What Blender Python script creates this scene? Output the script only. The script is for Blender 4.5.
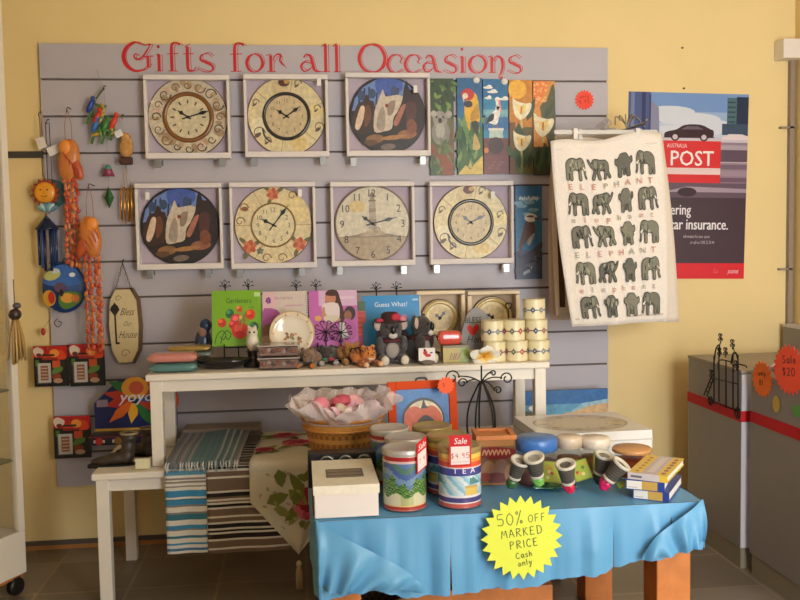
import bpy, bmesh, math, random
from mathutils import Vector, Matrix
sc = bpy.context.scene
for o in list(bpy.data.objects): bpy.data.objects.remove(o)
random.seed(7)
R = math.radians
PI = math.pi

# ------------------------------------------------------------------ camera, world, lights, exposure
YAW, PITCH, ROLL, EYE, FPX = 0.11364, 0.0644, -0.01718, 1.26828, 880.0
_w = Vector((math.sin(YAW)*math.cos(PITCH), math.cos(YAW)*math.cos(PITCH), -math.sin(PITCH)))
_r = Vector((math.cos(YAW), -math.sin(YAW), 0)); _u = _r.cross(_w)
_r, _u = (_r*math.cos(ROLL)+_u*math.sin(ROLL)), (_u*math.cos(ROLL)-_r*math.sin(ROLL))
cam = bpy.data.cameras.new('camera'); cam.sensor_width = 36; cam.lens = 36*FPX/800; cam.clip_start = .02
co = bpy.data.objects.new('camera', cam); sc.collection.objects.link(co)
co.matrix_world = Matrix(((_r.x, _u.x, -_w.x, 0), (_r.y, _u.y, -_w.y, 0), (_r.z, _u.z, -_w.z, EYE), (0, 0, 0, 1)))
sc.camera = co
sc.view_settings.view_transform = 'Standard'; sc.view_settings.look = 'None'
sc.view_settings.gamma = 1; sc.view_settings.exposure = 0.0
wd = bpy.data.worlds.new('world'); sc.world = wd; wd.use_nodes = True
wd.node_tree.nodes['Background'].inputs[0].default_value = (.80, .90, 1.0, 1)
wd.node_tree.nodes['Background'].inputs[1].default_value = 1.0
def area(name, loc, rot, sx, sy, power, col):
    l = bpy.data.lights.new(name, 'AREA'); l.shape = 'RECTANGLE'; l.size = sx; l.size_y = sy
    l.energy = power; l.color = col
    o = bpy.data.objects.new(name, l); o.location = loc; o.rotation_euler = rot; sc.collection.objects.link(o)
    return o
# daylight from the unseen shop front, turned right to keep the left dim
area('daylight_front', (1.56, -.42, 1.25), (R(90), 0, R(-27)), 1.25, 1.7, 103, (.925, .99, 1.045))
area('fill_far', (-.6, -1.78, 1.45), (R(90), 0, 0), 1.6, 1.7, 1.0, (.95, .98, 1.0))  # weak ambient fill, added at an unseen front opening

# ------------------------------------------------------------------ measuring helpers (calibrated to the room)
def ray(px, py): return _w + _r*((px-400)/FPX) - _u*((py-300)/FPX)
def at(px, py, y): d = ray(px, py); return Vector((0, 0, EYE)) + d*(y/d.y)
def atz(px, py, z): d = ray(px, py); return Vector((0, 0, EYE)) + d*((z-EYE)/d.z)
def size(px, y): return px*y/FPX*1.0

# ------------------------------------------------------------------ colours and materials
def lin(c):
    return tuple(((x/255)/12.92 if x/255 <= .04045 else ((x/255+.055)/1.055)**2.4) for x in c)
MATS = {}
def mat(name, col=None, rough=.6, metal=0, noise=0.0, scale=40, bump=0, coat=0, alpha=1, trans=0, spec=.5, sheen=0):
    if name in MATS: return MATS[name]
    m = bpy.data.materials.new(name); m.use_nodes = True; nt = m.node_tree
    b = nt.nodes['Principled BSDF']
    b.inputs['Roughness'].default_value = rough; b.inputs['Metallic'].default_value = metal
    b.inputs['Coat Weight'].default_value = coat; b.inputs['Alpha'].default_value = alpha
    b.inputs['Transmission Weight'].default_value = trans; b.inputs['Specular IOR Level'].default_value = spec
    b.inputs['Sheen Weight'].default_value = sheen
    if col is None:
        a = nt.nodes.new('ShaderNodeVertexColor'); a.layer_name = 'Col'; src = a.outputs['Color']
    else:
        rgb = nt.nodes.new('ShaderNodeRGB'); rgb.outputs[0].default_value = (*lin(col), 1); src = rgb.outputs[0]
    if noise or bump:
        tc = nt.nodes.new('ShaderNodeTexCoord'); nz = nt.nodes.new('ShaderNodeTexNoise')
        nz.inputs['Scale'].default_value = scale; nz.inputs['Detail'].default_value = 4
        nt.links.new(tc.outputs['Object'], nz.inputs['Vector'])
    if noise:
        mr = nt.nodes.new('ShaderNodeMapRange'); mr.inputs[1].default_value = .25; mr.inputs[2].default_value = .75
        mr.inputs[3].default_value = 1-noise; mr.inputs[4].default_value = 1+noise
        nt.links.new(nz.outputs['Fac'], mr.inputs[0])
        mx = nt.nodes.new('ShaderNodeVectorMath'); mx.operation = 'SCALE'
        nt.links.new(src, mx.inputs[0]); nt.links.new(mr.outputs[0], mx.inputs['Scale'])
        src = mx.outputs[0]
    nt.links.new(src, b.inputs['Base Color'])
    if bump:
        bp = nt.nodes.new('ShaderNodeBump'); bp.inputs['Strength'].default_value = bump; bp.inputs['Distance'].default_value = .004
        nt.links.new(nz.outputs['Fac'], bp.inputs['Height']); nt.links.new(bp.outputs[0], b.inputs['Normal'])
    MATS[name] = m; return m
P_MATTE = mat('paint_matte', rough=.75, noise=.06, scale=60)
P_GLOSS = mat('paint_gloss', rough=.32, noise=.03, scale=60)
P_SHINY = mat('paint_shiny', rough=.16, coat=.4)
P_CLOTH = mat('cloth', rough=.95, noise=.08, scale=220, bump=.15)
P_FUR = mat('fur', rough=1, noise=.35, scale=120, bump=.9, sheen=.3)
P_FOLK = mat('brushed_paint', rough=.42, noise=.22, scale=55)
WHITE = mat('white_paint', (236, 226, 212), rough=.45, noise=.02, scale=12)
CARD = mat('white_card', (232, 222, 218), rough=.7)
STEEL = mat('steel', (150, 148, 145), rough=.35, metal=1)
IRON = mat('black_iron', (26, 22, 20), rough=.55, metal=.3)
GLASS = mat('clear_plastic', (245, 245, 245), rough=.06, trans=1, alpha=.22)
PINE = mat('orange_wood', (196, 118, 58), rough=.5, noise=.18, scale=18)

# ------------------------------------------------------------------ mesh building
class G:
    def __init__(s): s.v = []; s.f = []; s.c = []; s.s = []; s.k = []
    def add(s, vs, fs, col=(200, 200, 200), smooth=False):
        n = len(s.v); s.k.append((n, len(s.f))); s.v += [tuple(v) for v in vs]
        for i, f in enumerate(fs):
            s.f.append([n+k for k in f]); s.c.append(col[i] if isinstance(col, list) else col); s.s.append(smooth)
        return s
    def box(s, c, d, col=(200, 200, 200), rot=None):
        x, y, z = d[0]/2, d[1]/2, d[2]/2
        vs = [Vector((a*x, b*y, e*z)) for a in (-1, 1) for b in (-1, 1) for e in (-1, 1)]
        if rot: M = Matrix.Rotation(rot[2], 3, 'Z') @ Matrix.Rotation(rot[1], 3, 'Y') @ Matrix.Rotation(rot[0], 3, 'X'); vs = [M @ v for v in vs]
        vs = [v+Vector(c) for v in vs]
        return s.add(vs, [(0, 1, 3, 2), (4, 6, 7, 5), (0, 4, 5, 1), (2, 3, 7, 6), (0, 2, 6, 4), (1, 5, 7, 3)], col)
    def tube(s, path, r, col=(40, 40, 40), n=7, cap=True):
        p = [Vector(q) for q in path]; rr = r if isinstance(r, (list, tuple)) else [r]*len(p)
        vs = []; up = None
        for i, q in enumerate(p):
            t = (p[min(i+1, len(p)-1)]-p[max(i-1, 0)])
            t = t.normalized() if t.length > 1e-9 else Vector((0, 0, 1))
            if up is None: up = t.orthogonal().normalized()
            up = (up-t*up.dot(t)); up = up.normalized() if up.length > 1e-6 else t.orthogonal().normalized()
            b = t.cross(up)
            vs += [q+(up*math.cos(2*PI*k/n)+b*math.sin(2*PI*k/n))*rr[i] for k in range(n)]
        fs = [(i*n+k, i*n+(k+1) % n, (i+1)*n+(k+1) % n, (i+1)*n+k) for i in range(len(p)-1) for k in range(n)]
        if cap: fs += [tuple(range(n))[::-1], tuple((len(p)-1)*n+k for k in range(n))]
        return s.add(vs, fs, col, True)
    def lathe(s, prof, col=(200, 200, 200), n=28, c=(0, 0, 0), axis='z', smooth=True):
        vs = []; fs = []; cs = []
        for (r, h) in prof:
            for k in range(n):
                a = 2*PI*k/n
                q = (r*math.cos(a), r*math.sin(a), h)
                if axis == 'y': q = (q[0], -h, q[1])       # axis points to the viewer (-y)
                if axis == 'x': q = (h, q[0], q[1])
                vs.append((q[0]+c[0], q[1]+c[1], q[2]+c[2]))
        for i in range(len(prof)-1):
            for k in range(n):
                fs.append((i*n+k, i*n+(k+1) % n, (i+1)*n+(k+1) % n, (i+1)*n+k))
                cs.append(col[i] if isinstance(col, list) else col)
        for i in (0, len(prof)-1):
            if prof[i][0] > 1e-5:
                fs.append(tuple(i*n+k for k in range(n))); cs.append(col[min(i, len(col)-1)] if isinstance(col, list) else col)
        return s.add(vs, fs, cs, smooth)
    def ell(s, c, r, col=(200, 200, 200), n=16, m=10, rot=None):
        M = Matrix.Identity(3)
        if rot: M = Matrix.Rotation(rot[2], 3, 'Z') @ Matrix.Rotation(rot[1], 3, 'Y') @ Matrix.Rotation(rot[0], 3, 'X')
        vs = []
        for i in range(m+1):
            t = PI*i/m
            for k in range(n):
                a = 2*PI*k/n
                vs.append(M @ Vector((r[0]*math.sin(t)*math.cos(a), r[1]*math.sin(t)*math.sin(a), r[2]*math.cos(t)))+Vector(c))
        fs = [(i*n+k, (i+1)*n+k, (i+1)*n+(k+1) % n, i*n+(k+1) % n) for i in range(m) for k in range(n)]
        return s.add(vs, fs, col, True)
    def prism(s, pts, d, col=(200, 200, 200), O=(0, 0, 0), U=(1, 0, 0), V=(0, 0, 1), side=None):
        O, U, V = Vector(O), Vector(U), Vector(V); N = U.cross(V)
        a = [O+U*p[0]+V*p[1] for p in pts]; b = [q-N*d for q in a]; n = len(pts)
        s.add(a+b, [tuple(range(n)), tuple(range(2*n-1, n-1, -1))]+[(i, i+n, (i+1) % n+n, (i+1) % n) for i in range(n)],
              [col, side or col]+[side or col]*n)
        return s
    def grid(s, fn, nu, nv, colfn, smooth=True):
        vs = [fn(i/nu, j/nv) for j in range(nv+1) for i in range(nu+1)]
        fs = []; cs = []
        for j in range(nv):
            for i in range(nu):
                a = j*(nu+1)+i; fs.append((a, a+1, a+nu+2, a+nu+1))
                cs.append(colfn((i+.5)/nu, (j+.5)/nv) if callable(colfn) else colfn)
        return s.add(vs, fs, cs, smooth)
    def split(s):
        """one G per shape added"""
        out = []; e = s.k[1:]+[(len(s.v), len(s.f))]
        for (v0, f0), (v1, f1) in zip(s.k, e):
            g = G(); g.v = s.v[v0:v1]; g.f = [[q-v0 for q in f] for f in s.f[f0:f1]]; g.c = s.c[f0:f1]; g.s = s.s[f0:f1]; out.append(g)
        return out
    def build(s, name, m=None, parent=None, bevel=0, solid=0, sub=0):
        me = bpy.data.meshes.new(name); me.from_pydata(s.v, [], s.f)
        me.polygons.foreach_set('use_smooth', s.s)
        ca = me.color_attributes.new('Col', 'FLOAT_COLOR', 'CORNER')
        buf = []; cache = {}
        for p, c in zip(me.polygons, s.c):
            if c not in cache: cache[c] = (*lin(c), 1)
            buf += list(cache[c])*p.loop_total
        ca.data.foreach_set('color', buf)
        me.materials.append(m or P_GLOSS)
        o = bpy.data.objects.new(name, me); sc.collection.objects.link(o)
        if parent: o.parent = parent
        if solid:
            k = o.modifiers.new('thick', 'SOLIDIFY'); k.thickness = solid; k.offset = 0
        if bevel:
            k = o.modifiers.new('bevel', 'BEVEL'); k.width = bevel; k.segments = 2; k.limit_method = 'ANGLE'
        if sub:
            k = o.modifiers.new('sub', 'SUBSURF'); k.levels = sub; k.render_levels = sub
        return o

def cat(pts, k=6, closed=False):
    """smooth curve through points of any dimension"""
    n = len(pts); out = []
    for i in range(n if closed else n-1):
        g = lambda j: pts[j % n] if closed else pts[max(0, min(n-1, j))]
        a, b, c, d = g(i-1), g(i), g(i+1), g(i+2)
        for q in range(k):
            t = q/k
            out.append(tuple(.5*((2*b[m])+(-a[m]+c[m])*t+(2*a[m]-5*b[m]+4*c[m]-d[m])*t*t+(-a[m]+3*b[m]-3*c[m]+d[m])*t**3) for m in range(len(b))))
    if not closed: out.append(tuple(pts[-1]))
    return out

_txt = {}
def textmesh(st):
    if st in _txt: return _txt[st]
    cu = bpy.data.curves.new('t', 'FONT'); cu.body = st; cu.size = 1; cu.resolution_u = 2
    o = bpy.data.objects.new('t', cu); sc.collection.objects.link(o)
    dg = bpy.context.evaluated_depsgraph_get(); dg.update()
    me = bpy.data.meshes.new_from_object(o.evaluated_get(dg))
    vs = [tuple(v.co) for v in me.vertices]; fs = [tuple(p.vertices) for p in me.polygons]
    bpy.data.objects.remove(o); bpy.data.curves.remove(cu); bpy.data.meshes.remove(me)
    _txt[st] = (vs, fs); return _txt[st]

class Pic(G):
    """paint in layers on a surface: mp(u, v, h) gives the point at height h over the surface"""
    def __init__(s, mp=None, O=(0, 0, 0), U=(1, 0, 0), V=(0, 0, 1), sc_=1, h0=.0004, dh=.00003):
        G.__init__(s); O, U, V = Vector(O), Vector(U), Vector(V); N = U.cross(V).normalized()
        s.mp = mp or (lambda u, v, h: O+U*(u*sc_)+V*(v*sc_)+N*h); s.h = h0; s.dh = dh
    def up(s): s.h += s.dh
    def poly(s, pts, col, smooth=0):
        if smooth: pts = cat(pts, smooth, True)
        s.up(); s.add([s.mp(p[0], p[1], s.h) for p in pts], [tuple(range(len(pts)))], col)
    def rect(s, x0, y0, x1, y1, col): s.poly([(x0, y0), (x1, y0), (x1, y1), (x0, y1)], col)
    def ell2(s, x, y, rx, ry, col, n=24, rot=0):
        s.poly([(x+rx*math.cos(2*PI*k/n)*math.cos(rot)-ry*math.sin(2*PI*k/n)*math.sin(rot),
                 y+rx*math.cos(2*PI*k/n)*math.sin(rot)+ry*math.sin(2*PI*k/n)*math.cos(rot)) for k in range(n)], col)
    def ring(s, x, y, r0, r1, col, n=40, a0=0, a1=2*PI):
        s.up(); vs = []
        for k in range(n+1):
            a = a0+(a1-a0)*k/n
            vs += [s.mp(x+r0*math.cos(a), y+r0*math.sin(a), s.h), s.mp(x+r1*math.cos(a), y+r1*math.sin(a), s.h)]
        s.add(vs, [(2*k, 2*k+1, 2*k+3, 2*k+2) for k in range(n)], col)
    def line(s, pts, w, col, smooth=0):
        """pts (x, y[, width factor])"""
        pts = [p if len(p) > 2 else (p[0], p[1], 1) for p in pts]
        if smooth: pts = cat(pts, smooth)
        s.up(); vs = []
        for i, p in enumerate(pts):
            a, b = pts[max(0, i-1)], pts[min(len(pts)-1, i+1)]
            dx, dy = b[0]-a[0], b[1]-a[1]; L = math.hypot(dx, dy) or 1
            nx, ny = -dy/L*w*p[2]/2, dx/L*w*p[2]/2
            vs += [s.mp(p[0]+nx, p[1]+ny, s.h), s.mp(p[0]-nx, p[1]-ny, s.h)]
        s.add(vs, [(2*k+1, 2*k+3, 2*k+2, 2*k) for k in range(len(pts)-1)], col)
    def text(s, st, x, y, h, col, align='c', wide=1, shear=0, rot=0):
        vs, fs = textmesh(st)
        if not vs: return
        k = h/.72; x0 = min(v[0] for v in vs); x1 = max(v[0] for v in vs)
        off = {'c': (x0+x1)/2, 'l': x0, 'r': x1}[align]
        s.up(); out = []
        for v in vs:
            a, b = (v[0]-off)*k*wide+v[1]*k*shear, v[1]*k
            out.append(s.mp(x+a*math.cos(rot)-b*math.sin(rot), y+a*math.sin(rot)+b*math.cos(rot), s.h))
        s.add(out, fs, col)
    def hand(s, st, x, y, h, w, col, rot=0, gap=.25, align='c'):
        """hand-written single strokes"""
        adv = []; X = 0
        for ch in st:
            wd_ = HANDW.get(ch, .6); adv.append(X); X += wd_+gap
        off = (X-gap)/2 if align == 'c' else 0
        for ch, a in zip(st, adv):
            for stroke in HAND.get(ch, []):
                q = [((a+p[0]-off)*h, p[1]*h) for p in stroke]
                s.line([(x+p[0]*math.cos(rot)-p[1]*math.sin(rot), y+p[0]*math.sin(rot)+p[1]*math.cos(rot)) for p in q], w, col, 4 if len(q) > 3 else 0)
HAND = {
 '5': [[(.55, 1), (.1, .97), (.08, .58), (.4, .6), (.55, .35), (.4, .05), (.0, .08)]],
 '0': [[(.3, 1), (.05, .7), (.05, .25), (.3, 0), (.55, .3), (.55, .7), (.3, 1)]],
 '%': [[(.0, -.1), (.5, 1.15)], [(.12, 1.1), (.02, .95), (.15, .85), (.22, 1), (.12, 1.1)], [(.45, .3), (.35, .15), (.45, .05), (.55, .18), (.45, .3)]],
 'O': [[(.3, .95), (.03, .6), (.1, .15), (.35, .02), (.6, .35), (.55, .8), (.3, .95)]],
 'F': [[(.08, 0), (.12, .95)], [(.12, .95), (.55, .98)], [(.1, .5), (.45, .52)]],
 'M': [[(.0, 0), (.12, .9)], [(.12, .9), (.32, .3), (.55, .92)], [(.55, .92), (.68, 0)]],
 'A': [[(.0, 0), (.28, .95)], [(.28, .95), (.6, 0)], [(.1, .35), (.48, .37)]],
 'R': [[(.05, 0), (.08, .95)], [(.08, .95), (.45, .9), (.5, .65), (.1, .5)], [(.15, .5), (.58, 0)]],
 'K': [[(.06, 0), (.08, .95)], [(.5, .95), (.1, .45)], [(.15, .5), (.55, 0)]],
 'E': [[(.5, .95), (.08, .92)], [(.08, .92), (.05, .02)], [(.05, .02), (.52, .05)], [(.08, .5), (.42, .52)]],
 'D': [[(.06, 0), (.08, .95)], [(.0, .95), (.4, .9), (.6, .55), (.45, .1), (.02, .02)]],
 'P': [[(.06, 0), (.1, .95)], [(.02, .95), (.42, .92), (.5, .68), (.1, .48)]],
 'I': [[(.1, 0), (.12, .95)]],
 'C': [[(.52, .82), (.3, .96), (.04, .6), (.1, .15), (.35, .02), (.55, .15)]],
 'a': [[(.4, .55), (.15, .6), (.03, .3), (.15, .05), (.4, .25)], [(.42, .58), (.46, .0)]],
 's': [[(.38, .52), (.15, .6), (.1, .38), (.35, .28), (.3, .05), (.02, .08)]],
 'h': [[(.05, 0), (.08, 1)], [(.06, .3), (.2, .55), (.36, .5), (.42, 0)]],
 'n': [[(.05, 0), (.06, .58)], [(.06, .3), (.2, .58), (.38, .5), (.42, 0)]],
 'l': [[(.08, 0), (.1, 1)]],
 'y': [[(.02, .55), (.18, .1)], [(.45, .55), (.3, .1), (.15, -.35), (-.05, -.35)]],
 '$': [[(.48, .8), (.25, .9), (.08, .7), (.25, .5), (.48, .35), (.3, .08), (.02, .15)], [(.28, 1.05), (.26, -.1)]],
 '4': [[(.15, .95), (.02, .4)], [(.02, .4), (.5, .42)], [(.35, .8), (.33, 0)]],
 '7': [[(.02, .92), (.5, .95)], [(.5, .95), (.2, 0)]],
 '9': [[(.45, .75), (.25, .95), (.05, .7), (.25, .5), (.45, .75)], [(.46, .8), (.4, 0)]],
 'S': [[(.5, .85), (.25, .96), (.06, .75), (.25, .52), (.48, .3), (.28, .03), (.02, .12)]],
 '1': [[(.02, .75), (.15, .95)], [(.15, .95), (.14, 0)]],
 '2': [[(.05, .75), (.25, .96), (.48, .75), (.3, .35), (.03, .03)], [(.03, .03), (.52, .05)]],
 '.': [[(.05, .0), (.1, .04)]],
 'B': [[(.05, 0), (.06, .95)], [(.02, .95), (.42, .85), (.3, .55), (.08, .5)], [(.08, .5), (.5, .4), (.4, .08), (.02, .02)]],
 'e': [[(.05, .3), (.42, .35), (.25, .6), (.05, .35), (.2, .03), (.42, .1)]],
 'o': [[(.22, .58), (.03, .3), (.2, .02), (.42, .3), (.22, .58)]],
 'u': [[(.05, .58), (.08, .1), (.25, .02), (.4, .2)], [(.4, .58), (.44, 0)]],
 'H': [[(.06, 0), (.1, .95)], [(.5, 0), (.56, .95)], [(.08, .48), (.52, .52)]],
 'r': [[(.05, 0), (.06, .55)], [(.06, .3), (.18, .55), (.32, .52), (.36, .48)]],
 'i': [[(.06, 0), (.08, .5)], [(.09, .72), (.12, .76)]],
 't': [[(.12, .85), (.12, .05), (.28, .05), (.3, .1)], [(.0, .58), (.3, .6)]],
 ' ': []}
HANDW = {'M': .7, 'I': .2, 'i': .2, 'l': .2, '.': .15, ' ': .3, '4': .5, 'a': .46, 's': .4, 'h': .45, 'n': .45, 'y': .45, 't': .32, 'r': .36, 'o': .44, 'u': .46, 'e': .44}

# ------------------------------------------------------------------ scene bookkeeping
def tag(o, label, cat_, group=None):
    o['label'] = label; o['category'] = cat_
    if group: o['group'] = group
    return o
def thing(name, label, cat_, loc=(0, 0, 0), rot=(0, 0, 0), group=None):
    o = bpy.data.objects.new(name, None); o.empty_display_size = .05; sc.collection.objects.link(o)
    o.location = loc; o.rotation_euler = rot
    return tag(o, label, cat_, group)
def structure(o): o['kind'] = 'structure'; return o
def dup(root, loc, label, rot=None):
    r = root.copy(); sc.collection.objects.link(r); r.location = loc; r['label'] = label
    if rot is not None: r.rotation_euler = rot
    for ch in list(root.children):
        c = ch.copy(); sc.collection.objects.link(c); c.parent = r
        for g in ch.children:
            d = g.copy(); sc.collection.objects.link(d); d.parent = c
    return r
def frozen(o):
    """apply the modifiers"""
    dg = bpy.context.evaluated_depsgraph_get(); dg.update()
    me = bpy.data.meshes.new_from_object(o.evaluated_get(dg)); o.modifiers.clear(); old = o.data; o.data = me
    bpy.data.meshes.remove(old); return o
def body(name, blobs, col, parent, voxel=.004, m=None):
    """one continuous skin around overlapping blobs"""
    g = G()
    for b in blobs: g.ell(b[0], b[1], col, 16, 10, b[2] if len(b) > 2 else None)
    o = g.build(name, None, parent)
    k = o.modifiers.new('r', 'REMESH'); k.mode = 'VOXEL'; k.voxel_size = voxel; k.use_smooth_shade = True
    k = o.modifiers.new('s', 'SMOOTH'); k.factor = .5; k.iterations = 4
    frozen(o); o.data.materials.clear(); o.data.materials.append(m)
    return o

# ================================================================== THE ROOM
WALL, SLAT, LW, RW, FW, CEIL = 3.81, 3.79, -1.95, 2.25, -1.7, 2.75
YEL = mat('yellow_wall_paint', (240, 212, 150), rough=.7, noise=.03, scale=3, bump=.03)
CEILM = mat('ceiling_paint', (225, 215, 195), rough=.8)
def slab(name, c, d, m): return structure(G().box(c, d).build(name, m))
fm = mat('slate_tile', (146, 132, 116), rough=.4, noise=.3, scale=2.2)
nt = fm.node_tree; b_ = nt.nodes['Principled BSDF']
tc = nt.nodes.new('ShaderNodeTexCoord'); br = nt.nodes.new('ShaderNodeTexBrick'); br.offset = 0
br.inputs['Scale'].default_value = 1; br.inputs['Brick Width'].default_value = .33; br.inputs['Row Height'].default_value = .33
br.inputs['Mortar Size'].default_value = .006; br.inputs['Color1'].default_value = (.95, .95, .95, 1)
br.inputs['Color2'].default_value = (.72, .70, .68, 1); br.inputs['Mortar'].default_value = (1.15, 1.05, .95, 1)
mx = nt.nodes.new('ShaderNodeVectorMath'); mx.operation = 'MULTIPLY'
nt.links.new(tc.outputs['Object'], br.inputs['Vector']); nt.links.new(br.outputs['Color'], mx.inputs[0])
old = b_.inputs['Base Color'].links[0].from_socket; nt.links.new(old, mx.inputs[1]); nt.links.new(mx.outputs[0], b_.inputs['Base Color'])
slab('floor', ((LW+RW)/2, (FW+WALL)/2, -.05), (RW-LW+.2, WALL-FW+.2, .1), fm)
slab('ceiling', ((LW+RW)/2, (FW+WALL)/2, CEIL+.05), (RW-LW+.2, WALL-FW+.2, .1), CEILM)
slab('wall_back', ((LW+RW)/2, WALL+.05, CEIL/2), (RW-LW+.2, .1, CEIL), YEL)
slab('wall_left', (LW-.05, (FW+WALL)/2, CEIL/2), (.1, WALL-FW, CEIL), YEL)
def wall_with_hole(name, fixed, axis, a0, a1, h0, h1, z0, z1):
    g = G()
    for (p, q, r, s) in ((a0, h0, 0, CEIL), (h1, a1, 0, CEIL), (h0, h1, 0, z0), (h0, h1, z1, CEIL)):
        if q-p < .01: continue
        c = ((p+q)/2, (r+s)/2); d = (q-p, s-r)
        g.box((c[0], fixed, c[1]) if axis == 'x' else (fixed, c[0], c[1]), (d[0], .1, d[1]) if axis == 'x' else (.1, d[0], d[1]))
    return structure(g.build(name, YEL))
slab('wall_right', (RW+.05, (FW+WALL)/2, CEIL/2), (.1, WALL-FW, CEIL), YEL)
wall_with_hole('wall_front', FW-.05, 'x', LW, RW, -1.45, .25, .5, 2.4)
# unseen shop front, set forward so its window light falls off leftwards
wall_with_hole('wall_shopfront', -.66, 'x', .72, RW, .86, 2.23, .4, 2.15)
slab('wall_return', (.68, (FW-.61)/2, CEIL/2), (.08, -.61-FW, CEIL), YEL)
def winframe(name, axis, fixed, h0, h1, z0, z1):
    g = G(); w = .04
    for (p, q, r, s) in ((h0, h0+w, z0, z1), (h1-w, h1, z0, z1), (h0, h1, z0, z0+w), (h0, h1, z1-w, z1)):
        g.box(((p+q)/2, fixed, (r+s)/2), (q-p, .06, s-r))
    return structure(g.build(name, WHITE))
winframe('window_1', 'x', -.66, .86, 2.23, .4, 2.15)
winframe('window_2', 'x', FW-.05, -1.45, .25, .5, 2.4)
structure(G().box(((LW+RW)/2, WALL-.006, .027), (RW-LW, .012, .018)).build('trim_1', mat('grey_strip', (92, 80, 72), rough=.6)))
structure(G().box(((LW+RW)/2, WALL-.007, .009), (RW-LW, .014, .018)).build('baseboard_back', mat('tan_skirting', (176, 118, 60), rough=.6, noise=.15, scale=9)))
p, q = at(3, 155, WALL), at(39, 153.5, WALL)
structure(G().box((-1.36, WALL-.008, p.z), (.66, .016, .026)).build('trim_2', mat('dark_strip', (70, 62, 54), rough=.5)))

# ------------------------------------------------------------------ slat wall with its sign
SX0, SX1 = -1.032, 1.368
ZT, ZB = 2.107, .269
grooves = [1.962-.15*k for k in range(7)]+[.8636, .7136, .5636, .4136]
sw = thing('slatwall', 'wide grey slatwall panel with horizontal grooves fixed to the yellow wall', 'display panel', ((SX0+SX1)/2, SLAT, ZB))
def sl(x, y, z): return Vector((x-(SX0+SX1)/2, y-SLAT, z-ZB))
g = G(); edges = [ZT]
for z in grooves: edges += [z+.0045, z-.0045]
edges.append(ZB)
for i in range(0, len(edges), 2):
    a, b = edges[i], edges[i+1]
    g.box(sl((SX0+SX1)/2, SLAT+.005, (a+b)/2), (SX1-SX0, .010, a-b), (208, 196, 196))
g.build('board', mat('grey_laminate', (188, 181, 188), rough=.5, noise=.02, scale=5), sw)
G().box(sl((SX0+SX1)/2, SLAT+.0145, (ZT+ZB)/2), (SX1-SX0-.004, .009, ZT-ZB-.004)).build('backing', mat('groove_board', (112, 98, 92), rough=.8), sw)

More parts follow.
